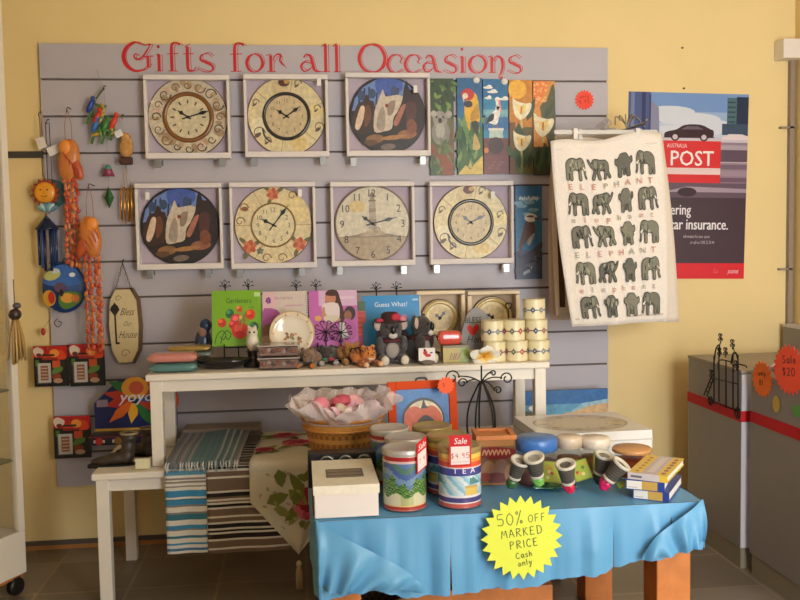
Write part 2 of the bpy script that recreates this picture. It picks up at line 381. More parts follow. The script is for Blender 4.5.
# fancy red lettering: strokes that swell and thin
RED = (206, 40, 44)
def glyph(x0, x1, zb, H, strokes):
    pic = Pic(lambda u, v, h: sl(u, SLAT-h-.0006, v)); W = x1-x0
    for st in strokes:
        w = st[0]; pts = [(x0+p[0]*W, zb+p[1]*H, p[2] if len(p) > 2 else 1) for p in st[1]]
        pic.line(pts, w*H, RED, 6 if len(pts) > 2 else 0)
        if len(st) > 2:
            dx, dz = st[2][0]*H*1.35, st[2][1]*H*1.35
            pic.line([(p[0]+dx, p[1]+dz, 1) for p in pts], .022*H, RED, 6 if len(pts) > 2 else 0)
    pic.build('letter', P_GLOSS, sw)['label'] = 'red curly letter'
LET = {
 'G': [(.13, [(.98, .93, .5), (.75, .9, .25), (.45, 1.0, .5), (.16, .82, .9), (.04, .5, 1.1), (.14, .18, 1), (.42, .0, .7), (.72, .05, .4), (.93, .25, .3)], (.07, 0)),
       (.07, [(1.0, .95, .3), (.86, .72, .8), (.68, .48, .9), (.50, .40, .9), (.40, .50, .8), (.46, .60, .5), (.54, .55, .4)], (.06, -.02)),
       (.10, [(.86, .52, .9), (.88, .35, 1), (.87, .12, .9)], (.07, 0)), (.035, [(.70, .50), (1.08, .52)])],
 'i': [(.11, [(.5, 0), (.5, .58)], (.085, .0)), (.03, [(.1, .56), (.55, .60)]), (.03, [(.1, 0), (1., 0)]), (.10, [(.42, .80, .7), (.50, .86, 1.1), (.62, .88, .3)])],
 'f': [(.11, [(.38, 0, 1), (.38, .7, 1), (.44, .93, .8), (.66, 1.0, .5), (.86, .96, .7), (.95, .9, .4)], (.085, -.01)), (.03, [(.08, .6), (.85, .62)]), (.03, [(.12, 0), (.75, 0)])],
 't': [(.11, [(.38, .86, 1), (.38, .15, 1), (.5, .02, .8), (.8, .02, .4), (1, .16, .2)], (.085, 0)), (.03, [(.05, .6), (.85, .62)]), (.03, [(.2, .84), (.62, .96)])],
 's': [(.09, [(.86, .50, .3), (.60, .62, .3), (.25, .55, .6), (.22, .40, .9), (.55, .30, 1.1), (.88, .18, .9), (.80, .0, .5), (.40, -.02, .3), (.05, .08, .3)], (.06, .03))],
 'o': [(.10, [(.5, .62, .3), (.2, .52, .9), (.06, .3, 1.1), (.2, .06, .9), (.5, -.02, .3), (.8, .08, .8), (.94, .32, 1), (.8, .54, .8), (.5, .62, .3)], (.06, .03))],
 'r': [(.11, [(.25, 0), (.25, .58)], (.085, 0)), (.03, [(.0, .57), (.28, .62)]), (.03, [(.05, 0), (.5, 0)]), (.08, [(.35, .40, .3), (.55, .60, .6), (.78, .58, 1), (.72, .40, .7), (.85, .28, .9), (.98, .2, .3)], (.05, -.05))],
 'a': [(.10, [(.25, .5, .6), (.40, .62, .5), (.60, .52, .9), (.68, .3, 1.1), (.78, .06, .9), (1.05, 0, .3)], (.065, 0)), (.08, [(.62, .3, .4), (.3, .34, .7), (.12, .2, 1), (.25, .02, .7), (.5, .06, .4), (.66, .2, .3)], (.04, .05))],
 'l': [(.11, [(.42, 0), (.42, .98)], (.085, .0)), (.03, [(.0, .9), (.48, 1.02)]), (.03, [(.05, 0), (.95, 0)])],
 'O': [(.11, [(.5, 1.0, .4), (.2, .88, .9), (.04, .5, 1.1), (.18, .12, .9), (.5, -.01, .4), (.82, .12, .9), (.96, .5, 1.1), (.8, .88, .9), (.5, 1, .4)], (.07, .02))],
 'c': [(.10, [(.95, .48, .6), (.70, .62, .4), (.3, .58, .7), (.06, .3, 1.1), (.22, .04, .8), (.55, -.02, .4), (.95, .12, .25)], (.07, 0)), (.05, [(.95, .48, .9), (.82, .36, .8), (.98, .32, .4)])],
 'n': [(.11, [(.22, 0), (.22, .58)], (.085, 0)), (.03, [(.0, .57), (.25, .62)]), (.03, [(.02, 0), (.45, 0)]),
       (.09, [(.3, .42, .3), (.5, .6, .6), (.78, .52, 1), (.85, .25, 1.1), (.76, .0, .8), (.62, -.14, .4), (.75, -.2, .6), (.85, -.14, .3)], (.06, -.02))]}
zb_ = at(320, 71.8, SLAT).z; HT = at(320, 43.8, SLAT).z-zb_
for ch, a, b in (('G', 122.5, 151.5), ('i', 155.5, 162.5), ('f', 166, 181), ('t', 182.5, 196), ('s', 197, 214.5), ('f', 228.5, 245), ('o', 245.5, 263.5), ('r', 266, 285), ('a', 298.5, 319),
                 ('l', 322, 330.5), ('l', 333, 341.5), ('O', 358, 386), ('c', 386.5, 403), ('c', 404, 420.5), ('a', 421, 440), ('s', 442, 457.5), ('i', 459, 465.5), ('o', 468, 486.5), ('n', 488, 505), ('s', 506, 522)):
    glyph(at(a, 60, SLAT).x, at(b, 60, SLAT).x, zb_, HT, LET[ch])

# ================================================================== BOXED CLOCKS
BD = .05   # depth of a box
def clock_box(px, label):
    """white tray box; px = outer rectangle of its front"""
    y = SLAT-.012-BD
    a, b = at(px[0], (px[1]+px[3])/2, y), at(px[2], (px[1]+px[3])/2, y)
    t_, l_ = at((px[0]+px[2])/2, px[1], y).z, at((px[0]+px[2])/2, px[3], y).z
    W, H = b.x-a.x, t_-l_
    t = thing('display_box', label, 'box', ((a.x+b.x)/2, y, l_), (0, 0, 0), 'white boxes holding the clocks on the slatwall')
    g = G()
    g.box((0, BD/2, .012), (W, BD, .024)); g.box((0, BD/2, H-.010), (W, BD, .020))
    for s in (-1, 1): g.box((s*(W/2-.006), BD/2, H/2), (.012, BD, H-.044))
    g.build('tray_rim', CARD, t, bevel=.003)
    G().box((0, BD-.003, H/2), (W-.02, .006, H-.04)).build('tray_back', mat('lilac_card', (188, 172, 186), rough=.8), t)
    return t, W, H
def brackets(pts, where):
    for k, (px, py) in enumerate(pts):
        p = at(px, py, SLAT-.068)
        t = tag(G().box((0, .034, .018), (.018, .068, .004)).box((0, .001, .001), (.026, .003, .036)).box((0, .066, .022), (.026, .003, .05)).build('display_hook', STEEL, bevel=.001),
                '%s metal hook under the %s' % ('left' if k == 0 else 'right', where), 'hook', 'metal hooks carrying the boxed clocks')
        t.location = (p.x, SLAT-.069, p.z-.001)
NUM = ['12', '1', '2', '3', '4', '5', '6', '7', '8', '9', '10', '11']
def hand_shape(L, w, tail=.25):
    return [(-w*.5, -L*tail), (w*.5, -L*tail), (w*.35, 0), (w*.5, L*.45), (w*1.4, L*.62), (w*.4, L*.78), (0, L), (-w*.4, L*.78), (-w*1.4, L*.62), (-w*.5, L*.45), (-w*.35, 0)]
def add_hand(parent, name, deg, L, w, y, col=(24, 20, 18)):
    a = R(deg); U = (math.cos(a), 0, -math.sin(a)); V = (math.sin(a), 0, math.cos(a))
    G().prism(hand_shape(L, w), .0012, col, (0, y, 0), U, V).build(name, P_GLOSS, parent)
def swirl(pc, x, y, r, col, w, n=10, flip=1):
    pc.line([(x+r*(1-.85*k/n)*math.cos(flip*k*.75), y+r*(1-.85*k/n)*math.sin(flip*k*.75), 1-.5*k/n) for k in range(n)], w, col, 3)
def flower(pc, x, y, r, c1, c2, leaf=None, n=5):
    if leaf:
        for a in (.5, 2.4, 4.3): pc.ell2(x+r*1.2*math.cos(a), y+r*1.2*math.sin(a), r*.65, r*.28, leaf, 12, a)
    for k in range(n):
        a = 2*PI*k/n+.3; pc.ell2(x+r*.5*math.cos(a), y+r*.5*math.sin(a), r*.48, r*.36, c1 if k % 2 else c2, 12, a)
    pc.ell2(x, y, r*.25, r*.25, c2, 10)
def clock(kind, t_box, H, label, hr=305, mn=60, rad=.163):
    t = thing('wall_clock', label, 'clock', (t_box.location.x, t_box.location.y+BD-.018, t_box.location.z+H/2+.002), (0, 0, 0), 'round picture clocks in white boxes')
    rnd = random.Random(hash(kind) % 7 if False else len(label))
    face = {'swirl': (206, 192, 168), 'map': (222, 204, 158), 'horse': (44, 32, 26), 'rose': (226, 206, 160), 'lighthouse': (212, 200, 174), 'plain': (218, 200, 160)}[kind]
    g = G().lathe([(rad-.003, .0), (rad, .002), (rad, .008), (rad-.003, .0105), (0, .0105)], [(90, 62, 36)]*3+[face], 56, (0, .0108, 0), 'y', False)
    pc = Pic(O=(0, 0, 0), sc_=rad, h0=.0005); S = pc
    if kind == 'swirl':
        for k in range(26):
            a = 2*PI*k/26+.1*rnd.random(); q = rnd.uniform(.70, .9); S.ell2(q*math.cos(a), q*math.sin(a), rnd.uniform(.08, .16), rnd.uniform(.05, .1), rnd.choice([(190, 160, 122), (224, 208, 176), (176, 146, 112), (214, 182, 160)]), 12, a)
        for k in range(16):
            a = 2*PI*k/16; q = .80; swirl(S, q*math.cos(a), q*math.sin(a), rnd.uniform(.09, .17), rnd.choice([(92, 72, 52), (128, 98, 72), (70, 60, 52)]), .035, 10, rnd.choice((-1, 1)))
        S.ell2(0, 0, .56, .56, (216, 200, 164), 44)
        inner, dark = .50, (60, 48, 40)
    if kind == 'map':
        for k in range(6):
            a = R(60*k+20); S.line([(.5*math.cos(a), .5*math.sin(a)), (math.cos(a)*.98, math.sin(a)*.98)], .012, (160, 122, 66))
        for k, c in enumerate([(234, 212, 150), (212, 188, 142), (234, 222, 184), (222, 194, 128)]):
            a = R(95*k+10); S.poly([(.75*math.cos(a)+.22*math.cos(b)*(.7+.5*rnd.random()), .75*math.sin(a)+.2*math.sin(b)*(.7+.5*rnd.random())) for b in [i*PI/4 for i in range(8)]], c, 3)
        S.ell2(-.05, .86, .15, .11, (92, 44, 30), 14); S.ell2(.02, .88, .07, .06, (206, 160, 80), 10)
        for (x, y, w) in ((-.72, -.42, .17), (.82, -.28, .14), (-.5, -.62, .1), (.3, .83, .11), (.78, .2, .1), (-.78, .35, .1)):
            swirl(S, x, y, w, (120, 92, 56), .028); S.ell2(x-.03, y-.06, w*.55, w*.3, (108, 84, 66), 12, .6)
        S.line([(-.62, -.3), (-.56, -.52), (-.40, -.66)], .045, (74, 64, 60), 5)
        S.ell2(0, 0, .57, .57, (206, 184, 142), 44)
        inner, dark = .50, (86, 72, 58)
    if kind == 'rose':
        for k in range(6):
            a = R(60*k); S.line([(.52*math.cos(a), .52*math.sin(a)), (.98*math.cos(a), .98*math.sin(a))], .015, (180, 144, 92))
        S.poly([(.3, .1), (.95, .15), (.8, .62), (.45, .85), (.25, .5)], (232, 208, 148), 3)
        for (x, y, r) in ((.0, .80, .17), (-.62, -.55, .19), (.66, -.50, .19)): flower(S, x, y, r, (190, 86, 54), (214, 120, 76), (112, 108, 66), 6)
        flower(S, -.36, -.66, .1, (98, 104, 96), (128, 128, 110))
        for (x, y) in ((-.75, .45), (-.85, .1), (.5, .75), (.2, -.85), (-.2, -.85)): swirl(S, x, y, .13, (142, 106, 62), .03)
        S.ell2(-.72, .42, .09, .06, (150, 84, 50), 10)
        S.ell2(0, 0, .56, .56, (228, 212, 168), 44)
        inner, dark = .50, (56, 46, 38)
    if kind == 'lighthouse':
        S.poly([(-.93, -.34), (.93, -.34), (.7, -.72), (.3, -.95), (-.3, -.95), (-.7, -.72)], (172, 152, 122))
        S.poly([(-.9, -.36), (-.4, -.28), (0, -.20), (.4, -.27), (.92, -.36)], (140, 122, 98))
        S.poly([(-.25, -.26), (.0, -.14), (.26, -.2), (.3, -.3), (-.3, -.33)], (186, 164, 136), 3)
        S.poly([(-.11, -.15), (.11, -.15), (.075, .58), (-.075, .58)], (172, 158, 138)); S.rect(-.10, .0, .10, .12, (150, 132, 114)); S.rect(-.09, .3, .09, .4, (150, 132, 114))
        S.rect(-.10, .58, .10, .61, (110, 94, 80)); S.rect(-.06, .61, .06, .72, (150, 134, 112)); S.poly([(-.08, .72), (.08, .72), (0, .84)], (128, 100, 84))
        S.ell2(-.4, .45, .22, .16, (216, 190, 130), 16); swirl(S, .1, -.18, .1, (120, 104, 84), .02)
        S.ring(0, 0, .955, .99, (120, 96, 66), 60)
        inner, dark = .86, (58, 48, 42)
    if kind == 'plain':
        S.ell2(0, 0, .82, .82, (226, 204, 150), 44); S.ell2(0, 0, .62, .62, (212, 184, 130), 40)
        inner, dark = .6, (110, 84, 56)
    if kind == 'key':
        inner = None
    if kind == 'horse':
        S.ell2(0, 0, .96, .96, (40, 30, 26), 50)
        S.poly([(-.93, .1), (-.85, .42), (-.62, .72), (-.3, .9), (.1, .95), (.5, .82), (.68, .66), (.3, .3), (-.5, .2)], (112, 138, 196))
        S.poly([(-.3, .9), (.1, .95), (.4, .86), (.3, .55), (-.2, .5)], (72, 96, 176), 3)
        for x in (-.75, -.62, -.5, -.3, -.05, .1, .25, .42): S.line([(x, .25), (x+.03, .62+.1*math.sin(x*9))], .045, (44, 54, 74))
        for (x, y) in ((-.68, .5), (-.4, .55), (.18, .62)): S.ell2(x, y, .1, .13, (56, 76, 112), 12)
        S.poly([(-.95, -.2), (-.78, .28), (-.62, .36), (-.55, .55), (-.46, .38), (-.36, .34), (-.32, .0), (-.42, -.4), (-.85, -.5)], (62, 38, 24), 3)
        S.poly([(-.70, .22), (-.60, .20), (-.64, -.12), (-.76, -.38), (-.86, -.32), (-.8, -.05)], (226, 196, 168), 3)
        S.poly([(-.58, .2), (-.46, .22), (-.44, -.1), (-.6, -.3)], (112, 66, 40), 3)
        S.poly([(-.36, -.42), (-.34, .1), (-.22, .42), (-.12, .66), (-.05, .48), (.12, .5), (.3, .52), (.42, .44), (.36, .2), (.16, -.05), (.1, -.35), (-.1, -.42)], (206, 190, 170), 3)
        S.poly([(-.3, -.3), (-.22, .1), (-.1, .2), (-.06, -.2), (-.14, -.42)], (166, 148, 132), 3); S.poly([(.02, .3), (.2, .36), (.14, .05), (.0, .0)], (150, 128, 112), 3); S.ell2(-.02, .24, .05, .05, (140, 50, 40), 10)
        S.poly([(.14, -.3), (.22, .0), (.38, .35), (.44, .72), (.52, .88), (.58, .66), (.74, .62), (.9, .3), (.93, -.2), (.75, -.5), (.4, -.5)], (46, 28, 24), 3)
        S.poly([(.36, .22), (.48, .26), (.36, -.06), (.24, -.28), (.15, -.2)], (172, 108, 88), 3); S.poly([(.5, .3), (.74, .3), (.72, -.1), (.5, -.2)], (82, 44, 34), 3)
        for (x, y, a, b, c) in ((-.35, -.62, .24, .12, (142, 100, 58)), (-.48, -.72, .2, .08, (96, 66, 38)), (.5, -.5, .26, .12, (150, 96, 62)), (.62, -.3, .14, .2, (128, 72, 46)), (.15, -.58, .34, .06, (172, 120, 66)), (.0, -.82, .2, .08, (120, 104, 92))):
            S.ell2(x, y, a, b, c, 16, .1)
        S.ring(0, 0, .95, .99, (30, 24, 22), 60)
        inner = None
    if inner:
        for k, nm in enumerate(NUM):
            a = R(90-30*k); q = inner*(.80 if kind != 'lighthouse' else .93)
            if kind == 'swirl':
                S.line([(q*.86*math.cos(a), q*.86*math.sin(a)), (q*1.1*math.cos(a), q*1.1*math.sin(a))], .035, dark)
            elif kind == 'plain': S.line([(q*.95*math.cos(a), q*.95*math.sin(a)), (q*1.08*math.cos(a), q*1.08*math.sin(a))], .02, dark)
            else:
                h = .20 if kind == 'lighthouse' else (.12 if kind == 'rose' else .095)
                S.text(nm, q*math.cos(a), q*math.sin(a)-h/2, h, dark, wide=.9)
    g.add(pc.v, pc.f, pc.c)
    g.build('dial', P_FOLK, t)
    if kind in ('swirl', 'map', 'rose', 'plain'):
        rr = {'swirl': .585, 'map': .575, 'rose': .56, 'plain': .84}[kind]*rad; w = {'swirl': .010, 'map': .008, 'rose': .004, 'plain': .008}[kind]
        c = {'swirl': (132, 84, 40), 'map': (52, 46, 42), 'rose': (150, 112, 60), 'plain': (206, 176, 110)}[kind]
        G().lathe([(rr-w, .0), (rr-w*.7, .006), (rr, .008), (rr+w*.7, .006), (rr+w, 0)], c, 56, (0, 0, 0), 'y').build('bezel', P_SHINY, t)
    if kind != 'horse':
        k = {'swirl': .40, 'map': .38, 'rose': .44, 'lighthouse': .45, 'plain': .42}[kind]
        add_hand(t, 'hour_hand', hr, k*.82*rad, .007, -.004); add_hand(t, 'minute_hand', mn, k*(1.55 if kind in ('rose', 'lighthouse', 'swirl') else 1.2)*rad, .006, -.0056)
        G().lathe([(.006, 0), (.006, .007), (0, .008)], (30, 26, 24), 14, (0, 0, 0), 'y').build('hand_cap', P_GLOSS, t)
    return t
C_ = [((144, 74.5, 230, 158.5), 'swirl', 'cream swirl-patterned clock with a brown ring', 303, 73, [(158, 163.5), (222, 162.5)]),
      ((244, 74, 328.5, 157), 'map', 'yellow picture-bordered clock under the words for all', 303, 55, [(254, 162), (323, 161)]),
      ((346, 72.5, 430.5, 156), 'horse', 'horse picture clock beside the koala plaque', 0, 0, [(353.5, 162), (423, 160.5)]),
      ((135.5, 183, 222.5, 269.5), 'horse', 'horse picture clock above the green gardening book', 0, 0, [(150, 274.5), (208, 273.5)]),
      ((230, 182, 316, 268.5), 'rose', 'cream clock bordered with red roses', 298, 38, [(240, 273.5), (302, 272.5)]),
      ((331, 181.5, 415, 266), 'lighthouse', 'large-numbered lighthouse clock', 306, 76, [(340, 271), (404, 270)]),
      ((430, 181, 514, 264), 'map', 'yellow picture-bordered clock beside the blue kookaburra plaque', 308, 64, [(437, 269), (506.5, 268)])]
boxes = []
for px, kind, lb, hr, mn, bk in C_:
    t, W, H = clock_box(px, 'white shallow box framing the '+lb); boxes.append(t)
    clock(kind, t, H, 'round '+lb+' in its white box' if not lb.startswith('large') else 'round '+lb+' in its white box', hr, mn)
    brackets(bk, lb)
# little white price tags hanging on the boxes
def price_tag(px, py, y, label, w=.016, h=.03):
    p = at(px, py, y); g = G().box((0, 0, 0), (w, .0015, h), (240, 238, 232)); g.tube([(0, 0, h/2), (0, .002, h/2+.012)], .0007, (210, 205, 200), 5)
    o = tag(g.build('price_tag', P_MATTE), label, 'price tag', 'small white price tags'); o.location = p; return o
yb = SLAT-.012-BD-.004
for px, py, lb in ((415.5, 89, 'white price tag on the horse clock beside the koala plaque'), (319, 82, 'white price tag on the clock under the words for all'), (147.5, 196, 'white price tag on the horse clock above the green book'),
                   (300, 193, 'white price tag on the rose-bordered clock'), (493, 195, 'white price tag on the clock beside the kookaburra plaque')): price_tag(px, py, yb, lb)

# ================================================================== PAINTED PLAQUES
class UPic(Pic):
    """unit square 0..1 x 0..1 over a w by h panel facing -y, its base at the origin"""
    def __init__(s, w, h, y=0, **k): Pic.__init__(s, lambda u, v, q: Vector(((u-.5)*w, y-q, v*h)), **k); s.w = w; s.hh = h
    def leaf(s, x, y, L, w, ang, col):
        """a pointed leaf; L in panel widths"""
        k = s.w/s.hh; a = R(ang); pts = []
        for t, d in ((0, 0), (.3, .5), (.6, .45), (1, 0), (.6, -.45), (.3, -.5)):
            p, q = L*t, w*d; pts.append((x+p*math.cos(a)-q*math.sin(a), y+(p*math.sin(a)+q*math.cos(a))*k))
        s.poly(pts, col)
    def lily(s, x, y, r, col=(246, 232, 196)):
        k = s.w/s.hh
        P = lambda *q: [(x+a*r, y+b*r*k) for a, b in q]
        s.poly(P((-.12, -.9), (.12, -.9), (.2, -1.9), (.02, -1.9)), (206, 190, 120))
        s.poly(P((-.9, 1.25), (-.55, 1.0), (.0, .8), (.55, .7), (1.1, .75), (1.1, .2), (.75, -.45), (.2, -.95), (-.25, -.95), (-.75, -.3)), col, 3)
        s.poly(P((-.5, .6), (.0, .45), (.55, .6), (.5, .1), (.1, -.5), (-.3, -.1)), (244, 214, 130), 3)
        s.poly(P((-.06, -.35), (.1, -.35), (.14, .35), (-.02, .35)), (206, 116, 30), 2)
def plaque(px, label, paint, edge, y=SLAT-.016, extra=None):
    a, b = at(px[0], (px[1]+px[3])/2, y), at(px[2], (px[1]+px[3])/2, y); m = (px[0]+px[2])/2
    z1, z0 = at(m, px[1], y).z, at(m, px[3], y).z; w, h = b.x-a.x, z1-z0
    g = G().box((0, .006, h/2), (w, .012, h), edge)
    p = UPic(w, h, 0); paint(p); g.add(p.v, p.f, p.c)
    o = tag(g.build('painted_plaque', P_FOLK), label, 'wall plaque', 'tall painted plaques'); o.location = ((a.x+b.x)/2, y, z0); return o
def paint_koala(p):
    r = random.Random(1); p.rect(0, 0, 1, 1, (98, 98, 62)); p.rect(0, .62, 1, 1, (52, 72, 40)); p.rect(0, 0, 1, .2, (72, 90, 58))
    for k in range(44): p.leaf(r.random(), r.uniform(.64, .98), r.uniform(.25, .42), .14, r.uniform(200, 340), r.choice([(44, 78, 34), (88, 122, 52), (120, 146, 70), (30, 56, 28)]))
    p.poly([(0, .36), (.2, .30), (.6, .1), (.95, .0), (.5, 0), (.3, .12), (0, .28)], (136, 80, 52)); p.poly([(.75, 0), (.95, 0), (1, .45), (.9, .45)], (128, 78, 54))
    p.ell2(.45, .44, .38, .13, (140, 134, 122)); p.ell2(.42, .58, .30, .085, (156, 148, 138)); p.ell2(.16, .635, .13, .035, (178, 168, 158)); p.ell2(.78, .63, .14, .04, (170, 160, 150))
    p.ell2(.42, .565, .08, .028, (50, 44, 42)); p.ell2(.28, .60, .04, .012, (40, 34, 32)); p.ell2(.55, .60, .04, .012, (40, 34, 32)); p.ell2(.42, .46, .2, .08, (176, 170, 156))
    p.poly([(.4, .4), (.95, .26), (.95, .22), (.4, .34)], (120, 116, 106))
    for k in range(26): p.leaf(r.random(), r.uniform(.0, .34), r.uniform(.2, .4), .12, r.uniform(40, 140), r.choice([(70, 100, 48), (96, 118, 62), (122, 132, 72)]))
    p.poly([(.3, .2), (.75, .0), (.95, 0), (.95, .10), (.6, .22)], (142, 76, 50))
def paint_parrot(p):
    r = random.Random(2); p.rect(0, 0, 1, 1, (40, 112, 160)); p.rect(0, .78, 1, 1, (34, 96, 148)); p.rect(0, 0, 1, .5, (66, 104, 50))
    for k in range(40): p.leaf(r.uniform(-.1, 1), r.uniform(.02, .55), r.uniform(.4, .8), .16, r.uniform(60, 125), r.choice([(54, 96, 44), (96, 134, 66), (36, 72, 36), (120, 150, 84)]))
    p.poly([(0, 0), (.3, .10), (.5, .05), (.7, .12), (1, .2), (1, 0)], (214, 186, 96))
    p.poly([(.4, .5), (.5, .46), (.5, .66), (.36, .62)], (220, 170, 30), 3); p.poly([(.28, .70), (.5, .84), (.78, .82), (.9, .6), (.82, .54), (.55, .55), (.35, .55)], (232, 178, 34), 3)
    p.poly([(.56, .56), (.84, .54), (.8, .42), (.66, .46)], (44, 50, 46), 3); p.poly([(.5, .6), (.8, .74), (.86, .6), (.6, .55)], (196, 146, 30), 3)
    p.ell2(.42, .83, .26, .062, (198, 44, 42)); p.ell2(.32, .815, .11, .03, (240, 220, 190)); p.ell2(.44, .73, .17, .035, (52, 48, 66)); p.poly([(.2, .80), (.3, .8), (.26, .74)], (220, 205, 190))
    p.poly([(.65, .4), (.72, .42), (.9, .28), (.6, .26)], (198, 168, 100), 3); p.poly([(.4, .08), (.5, .16), (.58, .05)], (196, 176, 110))
def paint_pelican(p):
    p.rect(0, 0, 1, 1, (46, 132, 176)); p.rect(0, .8, 1, 1, (36, 108, 160)); p.rect(0, .46, 1, .60, (44, 110, 168)); p.rect(0, .60, 1, .68, (120, 176, 190)); p.rect(0, 0, 1, .38, (110, 60, 56)); p.rect(0, 0, 1, .2, (120, 68, 66))
    for x, y, w in ((.2, .91, .2), (.38, .865, .22), (.2, .80, .15), (.85, .79, .2)): p.ell2(x, y, w, .014, (236, 232, 224)); p.ell2(x+.05, y+.015, w*.5, .014, (240, 236, 230))
    p.poly([(.22, .38), (.8, .38), (.78, .47), (.24, .47)], (188, 206, 196)); p.rect(.2, .46, .82, .485, (226, 226, 214)); p.ell2(.5, .30, .32, .09, (70, 44, 44)); p.ell2(.1, .25, .1, .03, (212, 130, 70))
    p.poly([(.12, .50), (.3, .62), (.55, .68), (.62, .58), (.5, .52), (.2, .54)], (244, 240, 232), 3); p.poly([(.08, .49), (.2, .60), (.42, .64), (.4, .57), (.2, .54)], (40, 36, 42), 3)
    p.line([(.52, .62, 1.4), (.64, .68), (.58, .74), (.56, .78)], .12, (244, 238, 230), 5); p.ell2(.58, .785, .11, .028, (246, 240, 232)); p.poly([(.58, .78), (.68, .78), (.76, .64), (.7, .66)], (226, 150, 130)); p.line([(.42, .52), (.42, .485)], .04, (150, 110, 90)); p.line([(.55, .52), (.58, .485)], .04, (150, 110, 90))
    for k in range(6): p.line([(.15+.1*k, .06+.03*(k % 3)), (.3+.1*k, .065+.03*(k % 3))], .012, (150, 100, 96))
def paint_lilies(p):
    r = random.Random(4); p.rect(0, 0, 1, 1, (206, 132, 34)); p.ell2(.35, .9, .4, .1, (240, 178, 52)); p.rect(0, 0, .25, .55, (116, 74, 40)); p.rect(.2, 0, 1, .5, (104, 96, 56))
    for k in range(16): p.leaf(r.uniform(.1, .8), r.uniform(0, .3), r.uniform(.6, 1), .22, r.uniform(70, 110), r.choice([(56, 88, 46), (92, 116, 62), (44, 66, 38)]))
    p.leaf(.75, .56, 1.1, .3, 70, (62, 80, 44)); p.poly([(.1, .4), (.4, .55), (.6, .45), (.5, .36)], (50, 74, 42)); p.lily(.5, .68, .40); p.lily(.5, .34, .38); p.line([(.55, .2), (.5, 0)], .08, (110, 136, 70))
def paint_lily(p):
    r = random.Random(5); p.rect(0, 0, 1, 1, (222, 148, 62)); p.poly([(0, 1), (.7, 1), (.5, .85), (.1, .72), (0, .7)], (236, 128, 52))
    for k in range(26): p.ell2(r.uniform(.05, .6), r.uniform(.76, .98), .05, .012, (248, 184, 110), 8)
    p.poly([(.85, .95), (1, .9), (1, .3), (.7, .3), (.3, .72), (.6, .78)], (86, 86, 54), 2); p.leaf(.5, .6, .9, .25, 60, (60, 76, 46)); p.rect(0, 0, 1, .3, (70, 64, 44))
    for k in range(12): p.leaf(r.uniform(.1, .9), r.uniform(0, .12), r.uniform(.8, 1.3), .22, r.uniform(75, 105), r.choice([(48, 78, 42), (74, 98, 54), (34, 54, 32)]))
    p.lily(.42, .52, .46); p.line([(.5, .34), (.44, 0)], .1, (52, 84, 44))
def paint_kooka(p):
    r = random.Random(6); p.rect(0, 0, 1, 1, (60, 118, 156)); p.rect(0, .0, 1, .3, (64, 76, 96)); p.rect(0, .9, 1, 1, (52, 108, 150))
    for k in range(9): p.ell2(r.uniform(.1, .9), r.uniform(.62, .92), .2, .02, (136, 178, 196)); 
    p.hand('Gum tree', .5, .85, .045, .035, (220, 226, 228)) if False else None
    for k in range(9): p.line([(.15+.08*k, .86+.012*math.sin(k*2.1)), (.21+.08*k, .875+.01*math.cos(k*3))], .03, (222, 230, 232))
    p.poly([(.12, .34), (.25, .5), (.4, .62), (.7, .6), (.72, .5), (.45, .42), (.25, .36)], (94, 62, 52), 3); p.poly([(.45, .42), (.72, .5), (.66, .44), (.5, .36)], (170, 160, 152), 3)
    p.ell2(.58, .66, .24, .045, (228, 220, 204)); p.poly([(.72, .67), (.98, .645), (.72, .63)], (90, 78, 70)); p.ell2(.56, .675, .15, .012, (88, 62, 50)); p.poly([(.1, .3), (.3, .44), (.22, .3)], (120, 60, 44))
    for k in range(14): p.line([(r.uniform(0, .9), r.uniform(.0, .3)), (r.uniform(.1, 1), r.uniform(.05, .35))], .035, r.choice([(110, 122, 140), (150, 160, 172), (46, 54, 72), (92, 88, 104)]))
    p.line([(0, .05, 1), (.3, .2, 1), (.7, .28, .8), (1, .38, .6)], .12, (74, 70, 84), 4)
plaque((430, 78.5, 454, 175), 'tall narrow plaque painted with a grey koala under leaves', paint_koala, (52, 58, 40))
plaque((457.5, 78, 482.5, 174.5), 'tall narrow plaque painted with a red-headed yellow parrot', paint_parrot, (40, 70, 80))
plaque((483.5, 79, 508, 174), 'tall narrow plaque painted with a pelican standing on a post', paint_pelican, (40, 60, 80))
plaque((509.5, 80, 532.5, 174), 'tall narrow plaque painted with two white arum lilies', paint_lilies, (90, 50, 24))
plaque((533.5, 81, 555, 175), 'tall narrow plaque painted with a single white arum lily', paint_lily, (70, 60, 40))
plaque((515.5, 186, 542, 279), 'narrow blue plaque painted with a kookaburra, hanging below the others', paint_kooka, (40, 60, 80))
def round_sticker(px, py, label, r=.014):
    o = tag(G().lathe([(r, 0), (r, .0012), (0, .0014)], (240, 232, 222), 24, axis='y').build('price_sticker', P_MATTE), label, 'sticker', 'round white price stickers'); o.location = at(px, py, SLAT-.0185)
round_sticker(476.5, 80, 'round white sticker on top of the parrot plaque'); round_sticker(504.5, 81.5, 'round white sticker on top of the pelican plaque')

